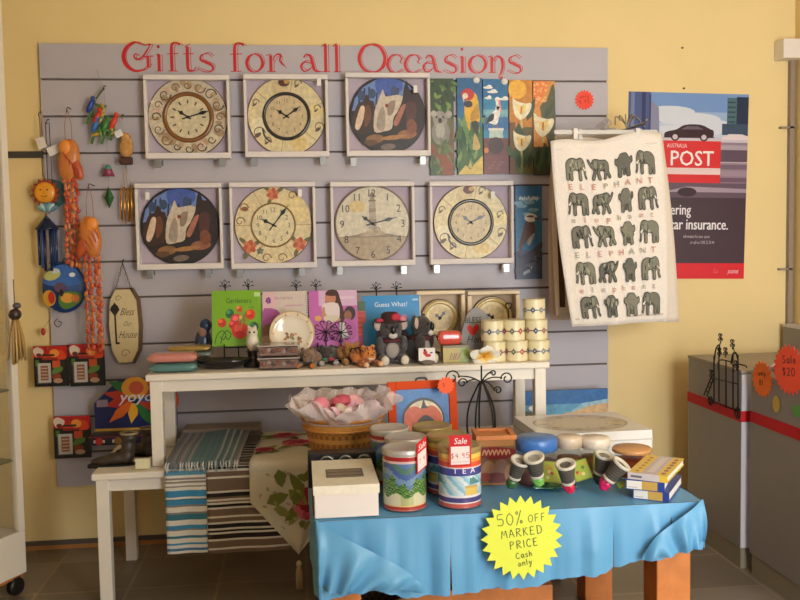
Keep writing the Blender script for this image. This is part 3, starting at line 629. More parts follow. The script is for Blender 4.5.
# ------------------------------------------------------------------ star-edged price cards
def star_pts(r0, r1, n, sx=1): return [((r1 if k % 2 else r0)*math.sin(PI*k/n)*sx, (r1 if k % 2 else r0)*math.cos(PI*k/n)) for k in range(2*n)]
def star(label, loc, r, n, col, rot=(0, 0, 0), lines=None, sx=1, ratio=.86, group='fluorescent star cards', ink=(50, 40, 30)):
    g = G().prism(star_pts(r, r*ratio, n, sx), .0015, col)
    p = Pic(h0=.0004)
    for ln in lines or []: p.hand(*ln[:3], ln[3], ln[4], ink, R(ln[5]))
    g.add(p.v, p.f, p.c)
    o = tag(g.build('star_card', mat('fluorescent_card', rough=.6)), label, 'price star', group); o.location = loc; o.rotation_euler = rot; return o
star('small red-orange star card stuck high on the slatwall right of the plaques', at(584.5, 100, SLAT-.004), .045, 17, (250, 74, 48), lines=[('only', 0, .008, .018, .0025, 8), ('9.95', 0, -.016, .018, .0025, 8)], ratio=.8, ink=(190, 40, 30))

# ================================================================== POSTER
pz1, pz0 = 1.916, 1.086; pxa, pxb = at(624.5, 180, WALL).x, at(744, 180, WALL).x
pw, ph = pxb-pxa, pz1-pz0
pp = UPic(pw, ph, -.002, h0=.0003, dh=.00002)
pp.rect(0, 0, 1, 1, (72, 54, 66))
pp.rect(0, .74, 1, 1, (118, 152, 204)); pp.rect(.2, .74, .9, .84, (198, 206, 222)); pp.rect(.2, .84, .9, .9, (158, 180, 214))
for x, y, a, b in ((.35, .90, .2, .03), (.55, .86, .22, .035), (.40, .86, .16, .03), (.72, .83, .14, .03), (.5, .80, .3, .03)): pp.ell2(x, y, a, b, (214, 218, 228), 20)
pp.rect(0, .76, .18, 1, (70, 86, 140)); pp.rect(.02, .76, .05, 1, (110, 126, 170)); pp.rect(.11, .76, .14, 1, (40, 52, 100)); pp.poly([(.18, .76), (.26, .76), (.25, .92), (.18, .96)], (136, 138, 166)); pp.rect(.17, .78, .185, .99, (48, 60, 110))
pp.rect(.82, .8, .9, .98, (80, 112, 120)); pp.rect(.90, .76, 1, .985, (36, 52, 78)); pp.rect(.78, .78, 1, .84, (58, 78, 104))
for k in range(6): pp.rect(.825, .82+.026*k, .89, .83+.026*k, (50, 78, 92))
pp.poly([(.02, .76), (.08, .785), (.2, .785), (.26, .765), (.26, .75), (.02, .75)], (96, 110, 160))
pp.rect(0, .73, 1, .765, (206, 196, 206))
pp.poly([(.30, .765), (.31, .79), (.40, .805), (.47, .83), (.60, .832), (.68, .81), (.71, .80), (.71, .77), (.69, .762), (.32, .76)], (56, 32, 44), 3)
pp.poly([(.44, .806), (.49, .824), (.58, .824), (.63, .806)], (108, 92, 108)); 
for x in (.39, .63): pp.ell2(x, .765, .035, .022, (40, 30, 36), 16); pp.ell2(x, .765, .022, .014, (206, 190, 196), 16)
pp.poly([(.78, .765), (.84, .785), (.95, .785), (1, .775), (1, .755), (.78, .755)], (226, 210, 214))
pp.rect(.0, .52, .775, .745, (222, 48, 54)); pp.rect(.775, .5, 1, .74, (150, 130, 146))
for k, c in enumerate([(176, 160, 172), (132, 112, 130), (198, 182, 190), (120, 98, 118), (162, 140, 156), (112, 88, 108)]): pp.rect(.775, .70-.035*k, 1, .725-.035*k, c)
pp.rect(.0, .565, .775, .60, (236, 208, 206)); pp.rect(.775, .635, 1, .70, (96, 78, 96)); pp.rect(0, .44, 1, .52, (104, 84, 100)); pp.poly([(.3, .47), (.5, .5), (1, .49), (1, .47)], (170, 150, 164)); pp.ell2(.28, .475, .045, .03, (176, 44, 56)); pp.ell2(.5, .47, .08, .025, (60, 42, 56))
pp.text('AUSTRALIA', .49, .708, .022, (244, 214, 214), 'r', 1/pw*.83*.72); pp.text('POST', .715, .612, .082, (248, 236, 234), 'r', 1/pw*.83*.92)
pp.text('POST', .718, .613, .082, (248, 236, 234), 'r', 1/pw*.83*.92); pp.text('POST', .715, .6135, .082, (248, 236, 234), 'r', 1/pw*.83*.92)
pp.text('Offering', .535, .348, .058, (240, 232, 234), 'r', 1/pw*.83*.72); pp.text('Offering', .538, .3485, .058, (240, 232, 234), 'r', 1/pw*.83*.72)
pp.text('car insurance.', .850, .268, .060, (240, 232, 234), 'r', 1/pw*.83*.72); pp.text('car insurance.', .854, .2685, .060, (240, 232, 234), 'r', 1/pw*.83*.72)
pp.text('information for your quote', .70, .222, .018, (206, 194, 200), 'r', 1/pw*.83*.55); pp.text('or call on 1300 22 33 44', .74, .190, .018, (206, 194, 200), 'r', 1/pw*.83*.55)
pp.rect(0, 0, 1, .085, (224, 40, 54)); pp.text('Go', .78, .03, .028, (238, 110, 116), 'r', .9); pp.text('AAMI+', .95, .03, .028, (244, 220, 220), 'r', .8, .2) if False else pp.text('postnet', .95, .03, .026, (244, 214, 214), 'r', .8, .25)
g = G().box((0, -.001, ph/2), (pw, .002, ph), (220, 214, 214)); g.add(pp.v, pp.f, pp.c)
o = tag(g.build('poster', mat('poster_paper', rough=.28)), 'red and purple car insurance poster of the post office on the yellow wall', 'poster'); o.location = ((pxa+pxb)/2, WALL-.001, pz0); o.rotation_euler = (0, R(1.3), 0)
# two nails in the wall above it
for px, py, lb in ((682, 48, 'small nail in the yellow wall high above the poster'), (683.5, 88.5, 'small nail in the yellow wall at the top edge of the poster')):
    o = tag(G().lathe([(.004, 0), (.004, .008), (0, .009)], (90, 76, 60), 10, axis='y').build('wall_nail', P_GLOSS), lb, 'nail', 'nails in the wall'); o.location = at(px, py, WALL-.001)
# cable duct with its white box in the corner
t = thing('cable_duct', 'grey vertical cable duct running up the corner to a white box', 'cable duct', (at(788.5, 200, WALL).x, WALL-.001, .5))
G().box((0, -.012, .78), (.020, .024, 1.56)).build('duct', mat('grey_plastic', (150, 132, 116), rough=.5), t)
for z in (.62, 1.26): G().box((-.02, -.013, z), (.065, .022, .008)).build('clamp', mat('grey_plastic'), t)
z = at(783, 52, WALL).z-.5
G().box((-.025, -.04, z), (.105, .08, .085)).build('junction_box', WHITE, t, bevel=.004)

# ================================================================== TEA TOWELS
TY = 3.40
rack = thing('towel_rack', 'metal rack arm holding the hanging tea towels beside the slatwall', 'rack', (at(610, 128, SLAT).x, SLAT, at(610, 128, 3.55).z))
G().tube([(0, 0, .0), (0, -.12, .0), (0, -.40, -.002), (0, -.415, .012)], .005, (150, 140, 132)).box((0, -.004, 0), (.05, .008, .06), (160, 150, 145)).build('arm', STEEL, rack)
g = G()
for k in range(7):
    a = R(-60+24*k); L = .06+.012*math.sin(k*2)
    g.tube(cat([(0, -.2, .0), (.012*math.sin(a), -.2, .025), (.045*math.sin(a), -.2+.02*math.cos(k), .05+.012*math.cos(a)), (.07*math.sin(a)+.01, -.2, .028+.02*math.cos(a*2))], 5), .0022, (112, 100, 92), 6)
g.build('wire_hooks', STEEL, rack)
ELE = [(-1.0, .0), (-.98, .35), (-.75, .62), (-.3, .72), (.15, .66), (.36, .74), (.62, .76), (.84, .6), (.95, .3), (1.0, -.1), (1.02, -.45), (1.12, -.62), (1.02, -.72), (.90, -.5), (.84, -.15), (.74, -.02), (.6, -.02), (.56, -.3), (.58, -.78), (.30, -.78), (.28, -.35), (.18, -.12), (-.25, -.12), (-.36, -.35), (-.34, -.78), (-.64, -.78), (-.66, -.4), (-.74, -.4), (-.74, -.76), (-.98, -.76), (-1.0, -.3)]
ELF = [(-.52, .4), (-.3, .72), (.0, .78), (.3, .72), (.52, .4), (.72, .5), (.78, .15), (.56, -.05), (.52, -.4), (.54, -.8), (.22, -.8), (.2, -.35), (.12, -.3), (.1, -.66), (-.06, -.68), (-.1, -.3), (-.2, -.35), (-.22, -.8), (-.54, -.8), (-.52, -.4), (-.56, -.05), (-.78, .15), (-.72, .5)]
ELW = [(-.95, -.05), (-.9, .35), (-.6, .62), (-.1, .66), (.3, .74), (.62, .72), (.8, .5), (.92, .5), (1.1, .72), (1.2, .68), (1.06, .38), (.86, .12), (.68, -.02), (.62, -.2), (.84, -.72), (.58, -.8), (.38, -.3), (.3, -.3), (.16, -.78), (-.1, -.78), (.02, -.2), (-.4, -.14), (-.5, -.3), (-.36, -.74), (-.62, -.78), (-.72, -.4), (-.92, -.76), (-1.14, -.66), (-.94, -.3)]
def tea_towel(label, px, y, col, n, printing=None, wav=.012, seed=0):
    """px: four pixels tl, tr, br, bl measured at depth y"""
    q = [at(*p, y) for p in px]; rr = random.Random(seed); ph_ = rr.random()*6
    top = (q[0]+q[1])/2
    def fn(u, v, h=0):
        a = q[3].lerp(q[2], u); b = q[0].lerp(q[1], u); p = a.lerp(b, v)
        sag = .010*math.sin(PI*u*3+ph_)*v*v
        d = wav*(1-v)*math.sin(2*PI*u*1.6+ph_)+.4*wav*math.sin(2*PI*u*3.3+ph_*2)*(1-v*.5)-.01*math.sin(PI*u)
        side = .012*math.sin(PI*(1-v)*1.0)*(1 if u > .5 else -1)*abs(u-.5)*2
        return Vector((p.x-top.x+side, d-h, p.z-top.z+sag-.006*math.sin(u*PI)*0))
    t = thing('tea_towel', label, 'tea towel', top, (0, 0, 0), 'tea towels on the rack')
    G().grid(lambda u, v: fn(u, v), 30, 30, col).build('cloth', P_CLOTH, t, solid=.002)
    if printing:
        p = Pic(lambda u, v, h: fn(u, v, h), h0=.0045, dh=.00002); printing(p); p.build('print', P_CLOTH, t)
    W = (q[1]-q[0]).length
    g = G().box((0, .006, .022), (W*.92, .006, .016), (205, 198, 190))
    for s in (-.28, .28): g.box((s*W, .0, .014), (.016, .022, .042), (226, 218, 210))
    g.tube(cat([(0, .006, .03), (0, .008, .05), (.012, .008, .062), (.0, .008, .075), (-.012, .008, .066)], 5), .002, (170, 165, 160), 6)
    g.build('clip_hanger', P_GLOSS, t)
    return t
def elephants(p):
    rnd = random.Random(9); p.rect(.045, .035, .955, .045, (206, 186, 172)); p.rect(.045, .945, .955, .953, (226, 214, 204))
    rows = [.845, .66, .485, .29, .105]
    for ri, y in enumerate(rows):
        xs = [.20, .41, .63, .83]
        for ci, x in enumerate(xs):
            kind = (ri*3+ci*2) % 3
            sh = [ELE, ELF, ELW][kind] if not (ri == 4 and ci == 1) else ELF
            sx = (.090 if kind != 1 else .088)*(1.15 if (ci == 2 and ri in (0, 4)) else .95); sy = .072*(1.05 if kind != 2 else 1); fl = -1 if (ri+ci) % 2 else 1
            c = rnd.choice([(122, 119, 106), (134, 131, 114), (110, 108, 98)])
            for part_, dc in ((1.0, 0),):
                vs = cat([(x+fl*a*sx, y+b*sy) for a, b in sh], 3, True); p.poly(vs, c); p.line(vs+[vs[0]], .005, (64, 62, 56))
                if kind == 0: p.line([(x+fl*a_*sx, y+b_*sy) for a_, b_ in ((.78, .12), (.9, -.05), (1.04, .0))], .010, (236, 228, 214), 3)
                if kind == 1: p.ell2(x-.2*sx, y+.42*sy, sx*.07, sy*.07, (44, 42, 40), 8); p.ell2(x+.2*sx, y+.42*sy, sx*.07, sy*.07, (44, 42, 40), 8); p.line([(x, y+.45*sy), (x+.03*sx, y-.55*sy)], .007, (84, 82, 74))
                else: p.ell2(x+fl*.72*sx, y+.46*sy, sx*.05, sy*.06, (34, 32, 30), 8)
            for k in range(5):
                a, b = rnd.uniform(-.5, .5), rnd.uniform(.0, .5); p.ell2(x+fl*a*sx, y+b*sy, sx*.16, sy*.12, rnd.choice([(160, 158, 136), (78, 76, 70), (172, 168, 146)]), 8, rnd.random()*3)
            for k in range(6):
                a, b = rnd.uniform(-.7, .6), rnd.uniform(.0, .55); p.line([(x+fl*a*sx, y+b*sy), (x+fl*(a+.05)*sx, y+(b-.3)*sy)], .006, (52, 50, 46))
            if kind != 1: p.poly([(x+fl*a*sx, y+b*sy) for a, b in ((.22, .5), (.5, .6), (.56, .15), (.38, -.08), (.2, .2))], (146, 142, 126), 3); p.line([(x+fl*a*sx, y+b*sy) for a, b in ((.22, .5), (.2, .2), (.38, -.08), (.56, .15))], .006, (66, 64, 58), 3)
    cols = [(206, 140, 128), (150, 158, 140), (214, 156, 140), (168, 160, 150), (206, 120, 110)]
    for y, word, n in ((.748, 'ELEPHANT', 8), (.572, 'elephant', 8), (.385, 'ELEPHANT', 8), (.195, 'elephant', 8)):
        for k, ch in enumerate(word): p.text(ch, .14+.72*k/(n-1), y-.014, .032, cols[(k*2+n+int(y*10)) % 5], wide=1.7)
tea_towel('cream tea towel printed with five rows of grey elephants, front of the rack', [(550.5, 143), (661, 132), (666, 321), (573, 327)], TY, (240, 228, 216), 0, elephants, .010, 1)
tea_towel('plain cream tea towel hanging directly behind the elephant towel', [(556, 142), (662, 134), (679, 322), (572, 322)], TY+.075, (230, 214, 196), 0, None, .012, 2)
def dark_print(p):
    for x, y, w, h, c in ((.04, .05, .06, .6, (86, 56, 40)), (.12, .1, .1, .5, (120, 84, 60)), (.5, .3, .3, .4, (130, 92, 66)), (.85, .3, .06, .4, (120, 84, 60))): p.rect(x, y, x+w, y+h, c)
tea_towel('cream tea towel with a dark brown printed panel, third behind the elephant towel', [(553, 144), (652, 136), (640, 312), (557, 316)], TY+.15, (222, 204, 186), 0, dark_print, .010, 3)
tea_towel('pinkish beige tea towel at the very back of the rack', [(552, 146), (648, 138), (650, 318), (551, 320)], TY+.225, (206, 184, 168), 0, None, .010, 4)

# ================================================================== HANGING THINGS ON THE LEFT OF THE SLATWALL
HY = SLAT-.035
def hang(px, py, y=HY): return at(px, py, y)
KP = HY/FPX      # metres per photo pixel at the slatwall
def hook_wire(g, x=0, z=0, col=(60, 54, 50), back=.032):
    g.tube(cat([(x, back, z+.012), (x, .02, z+.014), (x, .0, z+.006), (x, -.006, z-.004), (x, .004, z-.008)], 4), .0018, col, 6)
ORANGE, DORANGE = (214, 128, 62), (196, 88, 46)
def fish_mobile(px, py, label, L, strands, flip=1, fwd=.03):
    p = hang(px, py, HY-fwd); t = thing('shell_mobile', label, 'mobile', p)
    g = G(); hook_wire(g, back=.032+fwd); 
    for s in (-.012, .014): g.tube([(s*.2, 0, 0), (s, 0, -.06), (s, 0, -.13)], .0013, (170, 116, 70), 5)
    g.build('cord', P_MATTE, t)
    g = G(); g.ell((0, 0, -.20), (.042, .02, .085), ORANGE, 16, 12, (0, R(8*flip), 0)); g.ell((.03*flip, -.006, -.235), (.022, .012, .05), DORANGE, 12, 8, (0, R(-20*flip), 0)); g.ell((-.01*flip, -.012, -.15), (.026, .014, .03), (244, 150, 62), 12, 8)
    for k in range(5): g.tube(cat([(.0+.012*k*flip-.02*flip, -.021, -.17-.015*k), (.012+.012*k*flip-.02*flip, -.021, -.19-.015*k), (.016+.010*k*flip-.02*flip, -.018, -.21-.014*k)], 3), .0016, (196, 60, 48), 5)
    g.build('fish', P_GLOSS, t)
    rnd = random.Random(len(label))
    for k, x in enumerate(strands):
        g = G(); z = -.27; g.tube([(x, 0, z+.02), (x, 0, -L)], .001, (150, 80, 50), 5)
        while z > -L:
            h = rnd.uniform(.018, .034); g.ell((x+rnd.uniform(-.004, .004), rnd.uniform(-.005, .002), z-h/2), (rnd.uniform(.006, .011), .004, h*.52), rnd.choice([(206, 96, 50), (190, 70, 42), (216, 124, 66)]), 8, 6, (0, rnd.uniform(-.4, .4), 0)); z -= h
        g.build('strand', P_GLOSS, t)
    return t
fish_mobile(67, 110, 'orange shell fish mobile with long strands, the higher of the two', .62, (-.020, -.006, .010, .026))
fish_mobile(88.5, 187, 'orange shell fish mobile with long strands, the lower one beside the oval sign', .66, (-.022, -.004, .018, .030), -1, .075)
# parrot garland
p = hang(104, 88); t = thing('parrot_mobile', 'colourful parrot garland mobile with a bell and green drop', 'mobile', p)
g = G(); hook_wire(g); g.tube(cat([(0, 0, 0), (-.02, 0, .05), (-.025, 0, .075)], 4), .0014, (150, 146, 140), 5); g.tube([(0, 0, -.02), (.004, 0, -.35)], .0008, (150, 146, 140), 5); g.tube(cat([(0, 0, 0), (-.03, 0, -.04), (-.05, 0, -.09), (-.02, 0, -.16), (.02, 0, -.18), (.04, 0, -.13)], 5), .004, (78, 92, 50), 7); g.build('wreath', P_GLOSS, t)
rnd = random.Random(11)
for (x, z, c) in ((-.055, -.075, (36, 70, 160)), (-.03, -.12, (210, 60, 40)), (.0, -.155, (60, 130, 60)), (.035, -.14, (220, 70, 44)), (-.04, -.155, (60, 110, 190))):
    g = G(); g.ell((x, -.01, z), (.012, .012, .03), c, 12, 8, (0, R(25), 0)); g.ell((x+.012, -.012, z+.03), (.010, .010, .011), c, 10, 8); g.prism([(x-.004, z-.025), (x+.006, z-.025), (x-.012, z-.075), (x-.022, z-.07)], .004, (70, 120, 60), (0, -.01, 0)); g.prism([(x+.02, z+.03), (x+.028, z+.026), (x+.02, z+.024)], .004, (240, 190, 60), (0, -.012, 0)); g.build('parrot', P_GLOSS, t)
g = G()
for k in range(16): a = rnd.uniform(0, 6.3); g.ell((-.01+rnd.uniform(-.05, .05), -.008, -.12+rnd.uniform(-.07, .05)), (.007, .004, .02), rnd.choice([(80, 120, 60), (120, 140, 60), (60, 96, 50), (200, 160, 60)]), 8, 6, (0, a, 0))
g.build('leaf_spray', P_GLOSS, t)
G().lathe([(.004, .05), (.010, .045), (.016, .03), (.026, .0), (.022, .0)], [(120, 126, 130), (80, 150, 140), (150, 60, 90), (210, 190, 200)], 16, (.004, 0, -.36)).build('bell', P_SHINY, t)
G().add([(.004, 0, -.40), (.024, 0, -.445), (.004, 0, -.49), (-.016, 0, -.445), (.004, -.012, -.445), (.004, .012, -.445)], [(0, 4, 1), (1, 4, 2), (2, 4, 3), (3, 4, 0), (0, 1, 5), (1, 2, 5), (2, 3, 5), (3, 0, 5)], (30, 96, 50)).tube([(.004, 0, -.36), (.004, 0, -.40)], .0008, (140, 140, 140), 5).build('green_drop', P_SHINY, t)
# carved owl chime with brass tubes
p = hang(122, 117); t = thing('wind_chime', 'small tan carved owl wind chime with four brass tubes', 'wind chime', p)
g = G(); hook_wire(g); g.tube([(0, 0, 0), (.008, 0, -.08)], .001, (170, 160, 140), 5); g.tube([(.008, 0, -.2), (.008, 0, -.43)], .0008, (150, 140, 120), 5); g.build('cord', P_MATTE, t)
body('owl', [((.012, 0, -.125), (.028, .022, .045)), ((.012, -.004, -.085), (.022, .02, .022)), ((.03, -.01, -.12), (.014, .014, .035))], (0, 0, 0), t, .004, mat('tan_wood', (206, 150, 84), rough=.6, noise=.25, scale=60))
G().box((.010, 0, -.178), (.05, .035, .03), (84, 52, 40)).build('perch', P_MATTE, t, bevel=.004)
G().box((-.012, -.02, -.07), (.030, .0015, .028), (238, 234, 226), (0, R(-25), 0)).build('paper_tag', P_MATTE, t)
for k, (x, z1, z0) in enumerate(((-.016, -.29, -.42), (-.002, -.285, -.435), (.012, -.29, -.428), (.026, -.28, -.425))):
    G().tube([(x, 0, z1), (x, 0, z0)], .0042, (220, 160, 50), 10).tube([(x, 0, z1), (.008, 0, -.19)], .0006, (150, 140, 120), 4).build('brass_tube', mat('brass', (226, 166, 60), rough=.25, metal=.8), t)
# sun face
p = hang(47, 122); t = thing('sun_face_mobile', 'orange sun face mobile with teal moon and glass shell', 'mobile', p)
g = G(); hook_wire(g); g.tube([(-.006, 0, 0), (-.008, 0, -.25)], .0016, (60, 54, 52), 5); g.tube([(.008, 0, 0), (.01, 0, -.25)], .0016, (60, 54, 52), 5); hook_wire(g, -.03, .03); g.tube([(-.03, 0, .03), (-.026, 0, -.22)], .0012, (80, 74, 70), 5); g.build('cord', P_MATTE, t)
G().box((-.024, -.008, -.085), (.034, .0015, .045), (226, 216, 206), (0, R(-18), 0)).build('paper_tag', P_MATTE, t)
G().box((.022, -.008, -.115), (.046, .0015, .036), (238, 230, 222), (0, R(-22), 0)).build('paper_tag', P_MATTE, t)
G().prism(cat([(-.01, .055), (.04, .045), (.062, 0), (.045, -.05), (.0, -.062), (.03, -.03), (.038, .0), (.02, .035)], 4, True), .006, (40, 92, 100), (0, .004, -.285)).build('moon', P_GLOSS, t)
g = G().prism(star_pts(.062, .045, 14), .005, (156, 66, 40), (-.018, -.003, -.285)); g.ell((-.018, -.01, -.285), (.042, .012, .042), (240, 160, 40), 20, 10)
pc = Pic(O=(-.018, -.0215, -.285), h0=.0004)
for x in (-.013, .013): pc.ell2(x, .01, .004, .003, (90, 50, 30), 10)
pc.line([(-.012, -.013), (0, -.018), (.012, -.013)], .003, (150, 60, 40), 3); pc.line([(0, .006), (-.003, -.006), (.003, -.006)], .002, (170, 90, 40)); g.add(pc.v, pc.f, pc.c); g.build('sun', P_GLOSS, t)
g = G()
for k in range(6): a = R(-60+24*k); g.ell((-.012+.026*math.sin(a), -.004, -.355+.012*math.cos(a)), (.011, .006, .02), [(120, 170, 180), (190, 210, 206), (90, 140, 160)][k % 3], 10, 8, (0, a, 0))
g.build('glass_shell', P_SHINY, t)
# dark blue chime
p = hang(46.5, 216, HY-.022); t = thing('wind_chime', 'dark blue wind chime hanging below the sun face', 'wind chime', p)
g = G(); hook_wire(g, back=.054); g.lathe([(.004, 0), (.02, -.02), (.044, -.048), (.046, -.056), (.03, -.056)], (26, 38, 66), 16); g.build('cap', P_GLOSS, t)
for k in range(6):
    a = 2*PI*k/6; G().tube([(.034*math.cos(a), .02*math.sin(a), -.056), (.034*math.cos(a), .02*math.sin(a), -.20-.012*(k % 3))], .0058, [(40, 60, 110), (56, 84, 140), (30, 44, 80)][k % 3], 9).build('blue_tube', P_SHINY, t)
# round painted ornament
p = hang(63, 262); t = thing('round_ornament', 'round painted bird ornament in blue, yellow and red', 'ornament', p)
pc = Pic(lambda u, v, h: Vector((u*.088, -.014-h-.012*(1-min(1, u*u+v*v)), -.105+v*.105)), h0=.0012)
g = G().lathe([(.001, .014), (.06, .012), (.082, .004), (.084, -.004), (.06, -.01), (.001, -.012)], (40, 72, 130), 30, (0, 0, 0), 'y')
g.v = [(x*1.05, y, z*1.25-.105) for x, y, z in g.v]
pc.poly([(-.9, .2), (-.6, .7), (0, .9), (.6, .72), (.9, .2), (0, .05)], (62, 110, 184), 3); pc.ell2(-.45, .5, .4, .2, (196, 198, 120), 14, .2); pc.ell2(-.3, .66, .2, .1, (206, 214, 222), 12); pc.ell2(.45, .5, .14, .09, (236, 236, 230), 10)
pc.ell2(-.1, .02, .28, .2, (96, 74, 104), 12); pc.ell2(-.62, -.4, .3, .32, (222, 166, 56), 16); pc.ell2(-.52, -.38, .16, .24, (206, 52, 40), 12); pc.poly([(-.1, -.2), (.5, -.15), (.85, -.3), (.7, -.6), (.1, -.85), (-.2, -.6)], (90, 132, 60), 3); pc.ell2(.2, -.4, .3, .2, (226, 160, 70), 14); pc.ell2(.55, -.42, .18, .16, (198, 110, 50), 12); pc.ell2(-.05, -.2, .1, .14, (40, 30, 30), 10)
g.add(pc.v, pc.f, pc.c); hook_wire(g); g.build('disc', P_GLOSS, t)
g = G().tube(cat([(-.03, -.0, -.232), (-.045, 0, -.25), (-.03, 0, -.268), (-.015, 0, -.25), (-.03, 0, -.244)], 4), .0018, (70, 70, 80), 6); g.tube([(-.045, 0, -.21), (-.088, 0, -.27)], .0008, (120, 100, 80), 5); g.ell((-.09, 0, -.285), (.010, .010, .016), (196, 50, 36), 10, 8); g.build('drop', P_SHINY, t)
# oval welcome sign on a chain
p = hang(122.5, 263); t = thing('hanging_sign', 'cream octagonal wooden sign with a black key, hanging on a chain', 'sign', p)
g = G(); hook_wire(g)
for s in (-1, 1):
    n = 9
    for k in range(n):
        f = (k+.5)/n; a = Vector((s*.034*f, 0, -.118*f)); d = Vector((s*.034, 0, -.118)).normalized()*.0075; w = Vector((d.z, 0, -d.x))*.45 if k % 2 else Vector((0, .003, 0))
        g.tube(cat([a-d, a+w, a+d, a-w], 3, True)+[a-d], .0011, (70, 58, 48), 5, False)
g.build('chain', IRON, t)
OCT = [(-.03, .152), (.028, .152), (.052, .105), (.058, .0), (.052, -.10), (.026, -.152), (-.026, -.152), (-.052, -.10), (-.06, 0), (-.054, .105)]
g = G().prism([(x*1.12, z*1.04) for x, z in OCT], .012, (104, 80, 58), (.006, .006, -.262)); g.prism(OCT, .010, (216, 196, 150), (-.002, -.006, -.262))
pc = Pic(O=(-.002, -.0062, -.262), h0=.0004)
for st, z, h in (('Bless', .045, .032), ('Our', .0, .022), ('House', -.05, .032)): pc.text(st, .012, z, h, (104, 84, 64), wide=.62, shear=.35)
pc.line([(-.035, .055), (-.033, -.075)], .007, (44, 34, 28)); pc.ell2(-.035, .075, .016, .016, (44, 34, 28)); pc.poly([(-.055, .07), (-.035, .10), (-.015, .07), (-.035, .04)], (44, 34, 28)); pc.rect(-.034, -.075, -.02, -.066, (44, 34, 28)); swirl(pc, .0, -.115, .02, (120, 98, 76), .003); swirl(pc, -.02, .115, .014, (130, 108, 84), .003)
g.add(pc.v, pc.f, pc.c); g.build('board', P_MATTE, t)
# ------------------------------------------------------------------ blister packs on pegs
def toy_pack(px, label):
    y = SLAT-.05; m = (px[0]+px[2])/2; a, b = at(px[0], px[1], y), at(px[2], px[1], y); zt, zb = at(m, px[1], y).z, at(m, px[3], y).z; w, h = b.x-a.x, zt-zb
    t = thing('toy_pack', label, 'toy pack', ((a.x+b.x)/2, y, zb), (0, 0, 0), 'red and black toy packs on the slatwall')
    pc = UPic(w, h, -.001)
    pc.rect(0, .0, 1, 1, (28, 30, 30)); pc.rect(0, .72, 1, 1, (198, 34, 30)); pc.poly([(.3, .76), (.8, .9), (.95, .76), (.9, .66), (.4, .68)], (220, 70, 34), 3); pc.ell2(.62, .82, .14, .1, (240, 150, 60)); pc.poly([(0, .9), (.12, .98), (.3, .9), (.26, .78), (.08, .74)], (222, 200, 180), 3); pc.ell2(.16, .78, .08, .05, (110, 40, 30))
    pc.text('TOY', .42, .74, .07, (46, 34, 30), wide=3) if False else pc.rect(.25, .75, .62, .80, (52, 40, 34)); pc.rect(.25, .66, .7, .72, (160, 40, 36))
    pc.rect(.05, .52, .16, .66, (80, 120, 40)); pc.rect(.55, .46, .78, .64, (206, 80, 40)); pc.poly([(.52, .3), (.8, .36), (.84, .48), (.6, .46)], (90, 130, 60), 3); pc.ell2(.66, .24, .14, .08, (140, 60, 40)); pc.ell2(.7, .14, .14, .06, (190, 150, 120))
    pc.rect(.12, .10, .5, .58, (206, 196, 184)); pc.rect(.2, .16, .42, .52, (150, 90, 70)); 
    for k in range(4): pc.rect(.22, .2+.08*k, .4, .23+.08*k, (210, 180, 150))
    g = G().box((0, .003, h/2), (w, .006, h), (24, 24, 24)); g.add(pc.v, pc.f, pc.c); g.build('card', P_GLOSS, t)
    G().box((-.19*w, -.008, h*.34), (.40*w, .018, h*.5)).build('blister', GLASS, t, bevel=.003)
    g = G().tube([(0, .05, h-.012), (0, -.03, h-.012), (0, -.035, h-.004)], .002, (120, 120, 120), 6); g.build('peg', STEEL, t)
toy_pack((33, 346, 67, 386.5), 'red and black toy pack hanging at the left edge of the slatwall')
toy_pack((69, 344, 104, 386), 'red and black toy pack beside its twin, under the orange mobile')
toy_pack((53, 416, 90, 458), 'red and black toy pack hanging lowest, beside the yoyo box')
# yoyo counter display
yd = 3.635; a, b = at(92, 440, yd), at(176, 440, yd); zb, zm, zt = .4837, at(130, 433, yd).z, at(150, 381, yd).z
W, x0 = b.x-a.x, (a.x+b.x)/2; hm, ht = zm-zb, zt-zb
t = thing('toy_display_box', 'dark blue yoyo counter box with a flame-coloured backboard on the low bench', 'display box', (x0, yd, zb))
g = G().prism([(-W/2, hm), (W/2, hm), (W/2, hm+(ht-hm)*.62), (W*.3, ht), (-W*.2, ht), (-W/2, hm+(ht-hm)*.55)], .006, (28, 40, 96), (0, .06, 0))
pc = Pic(O=(0, .0595, 0), h0=.0005); zc = hm+(ht-hm)*.62
FL = [(196, 52, 34), (232, 110, 36), (240, 176, 50), (46, 120, 60), (200, 60, 40), (60, 90, 170)]
for k in range(11):
    a_ = R(-165+33*k if k < 11 else 0); L = .13 if k % 2 else .105; c = FL[k % 6]
    q = (math.cos(a_), math.sin(a_)); pz = lambda d, s: (max(-W/2+.004, min(W/2-.004, q[0]*d*1.25-q[1]*s)), max(hm+.004, min(ht-.004, zc+q[1]*d+q[0]*s)))
    pc.poly([pz(.02, -.012), pz(L*.6, -.02), pz(L, 0), pz(L*.6, .02), pz(.02, .012)], c)
pc.ell2(.0, zc+.045, .055, .045, (232, 160, 50)); pc.ell2(.005, zc+.045, .03, .028, (206, 90, 60)); pc.ell2(.14, zc-.01, .035, .05, (220, 90, 50)); pc.rect(-W/2+.01, zc-.03, -W/2+.055, zc+.0, (150, 130, 150))
pc.text('yoyo', .0, zc-.012, .045, (226, 226, 232), wide=1.1, shear=.25); pc.text('yoyo', .002, zc-.0115, .045, (226, 226, 232), wide=1.1, shear=.25); pc.rect(-W/2, hm, W/2, hm+.010, (206, 160, 60))
g.add(pc.v, pc.f, pc.c); g.build('backboard', P_GLOSS, t)
g = G().box((0, .005, hm/2), (W, .115, hm), (26, 30, 52)); pc = Pic(O=(0, -.0527, 0), h0=.0005)
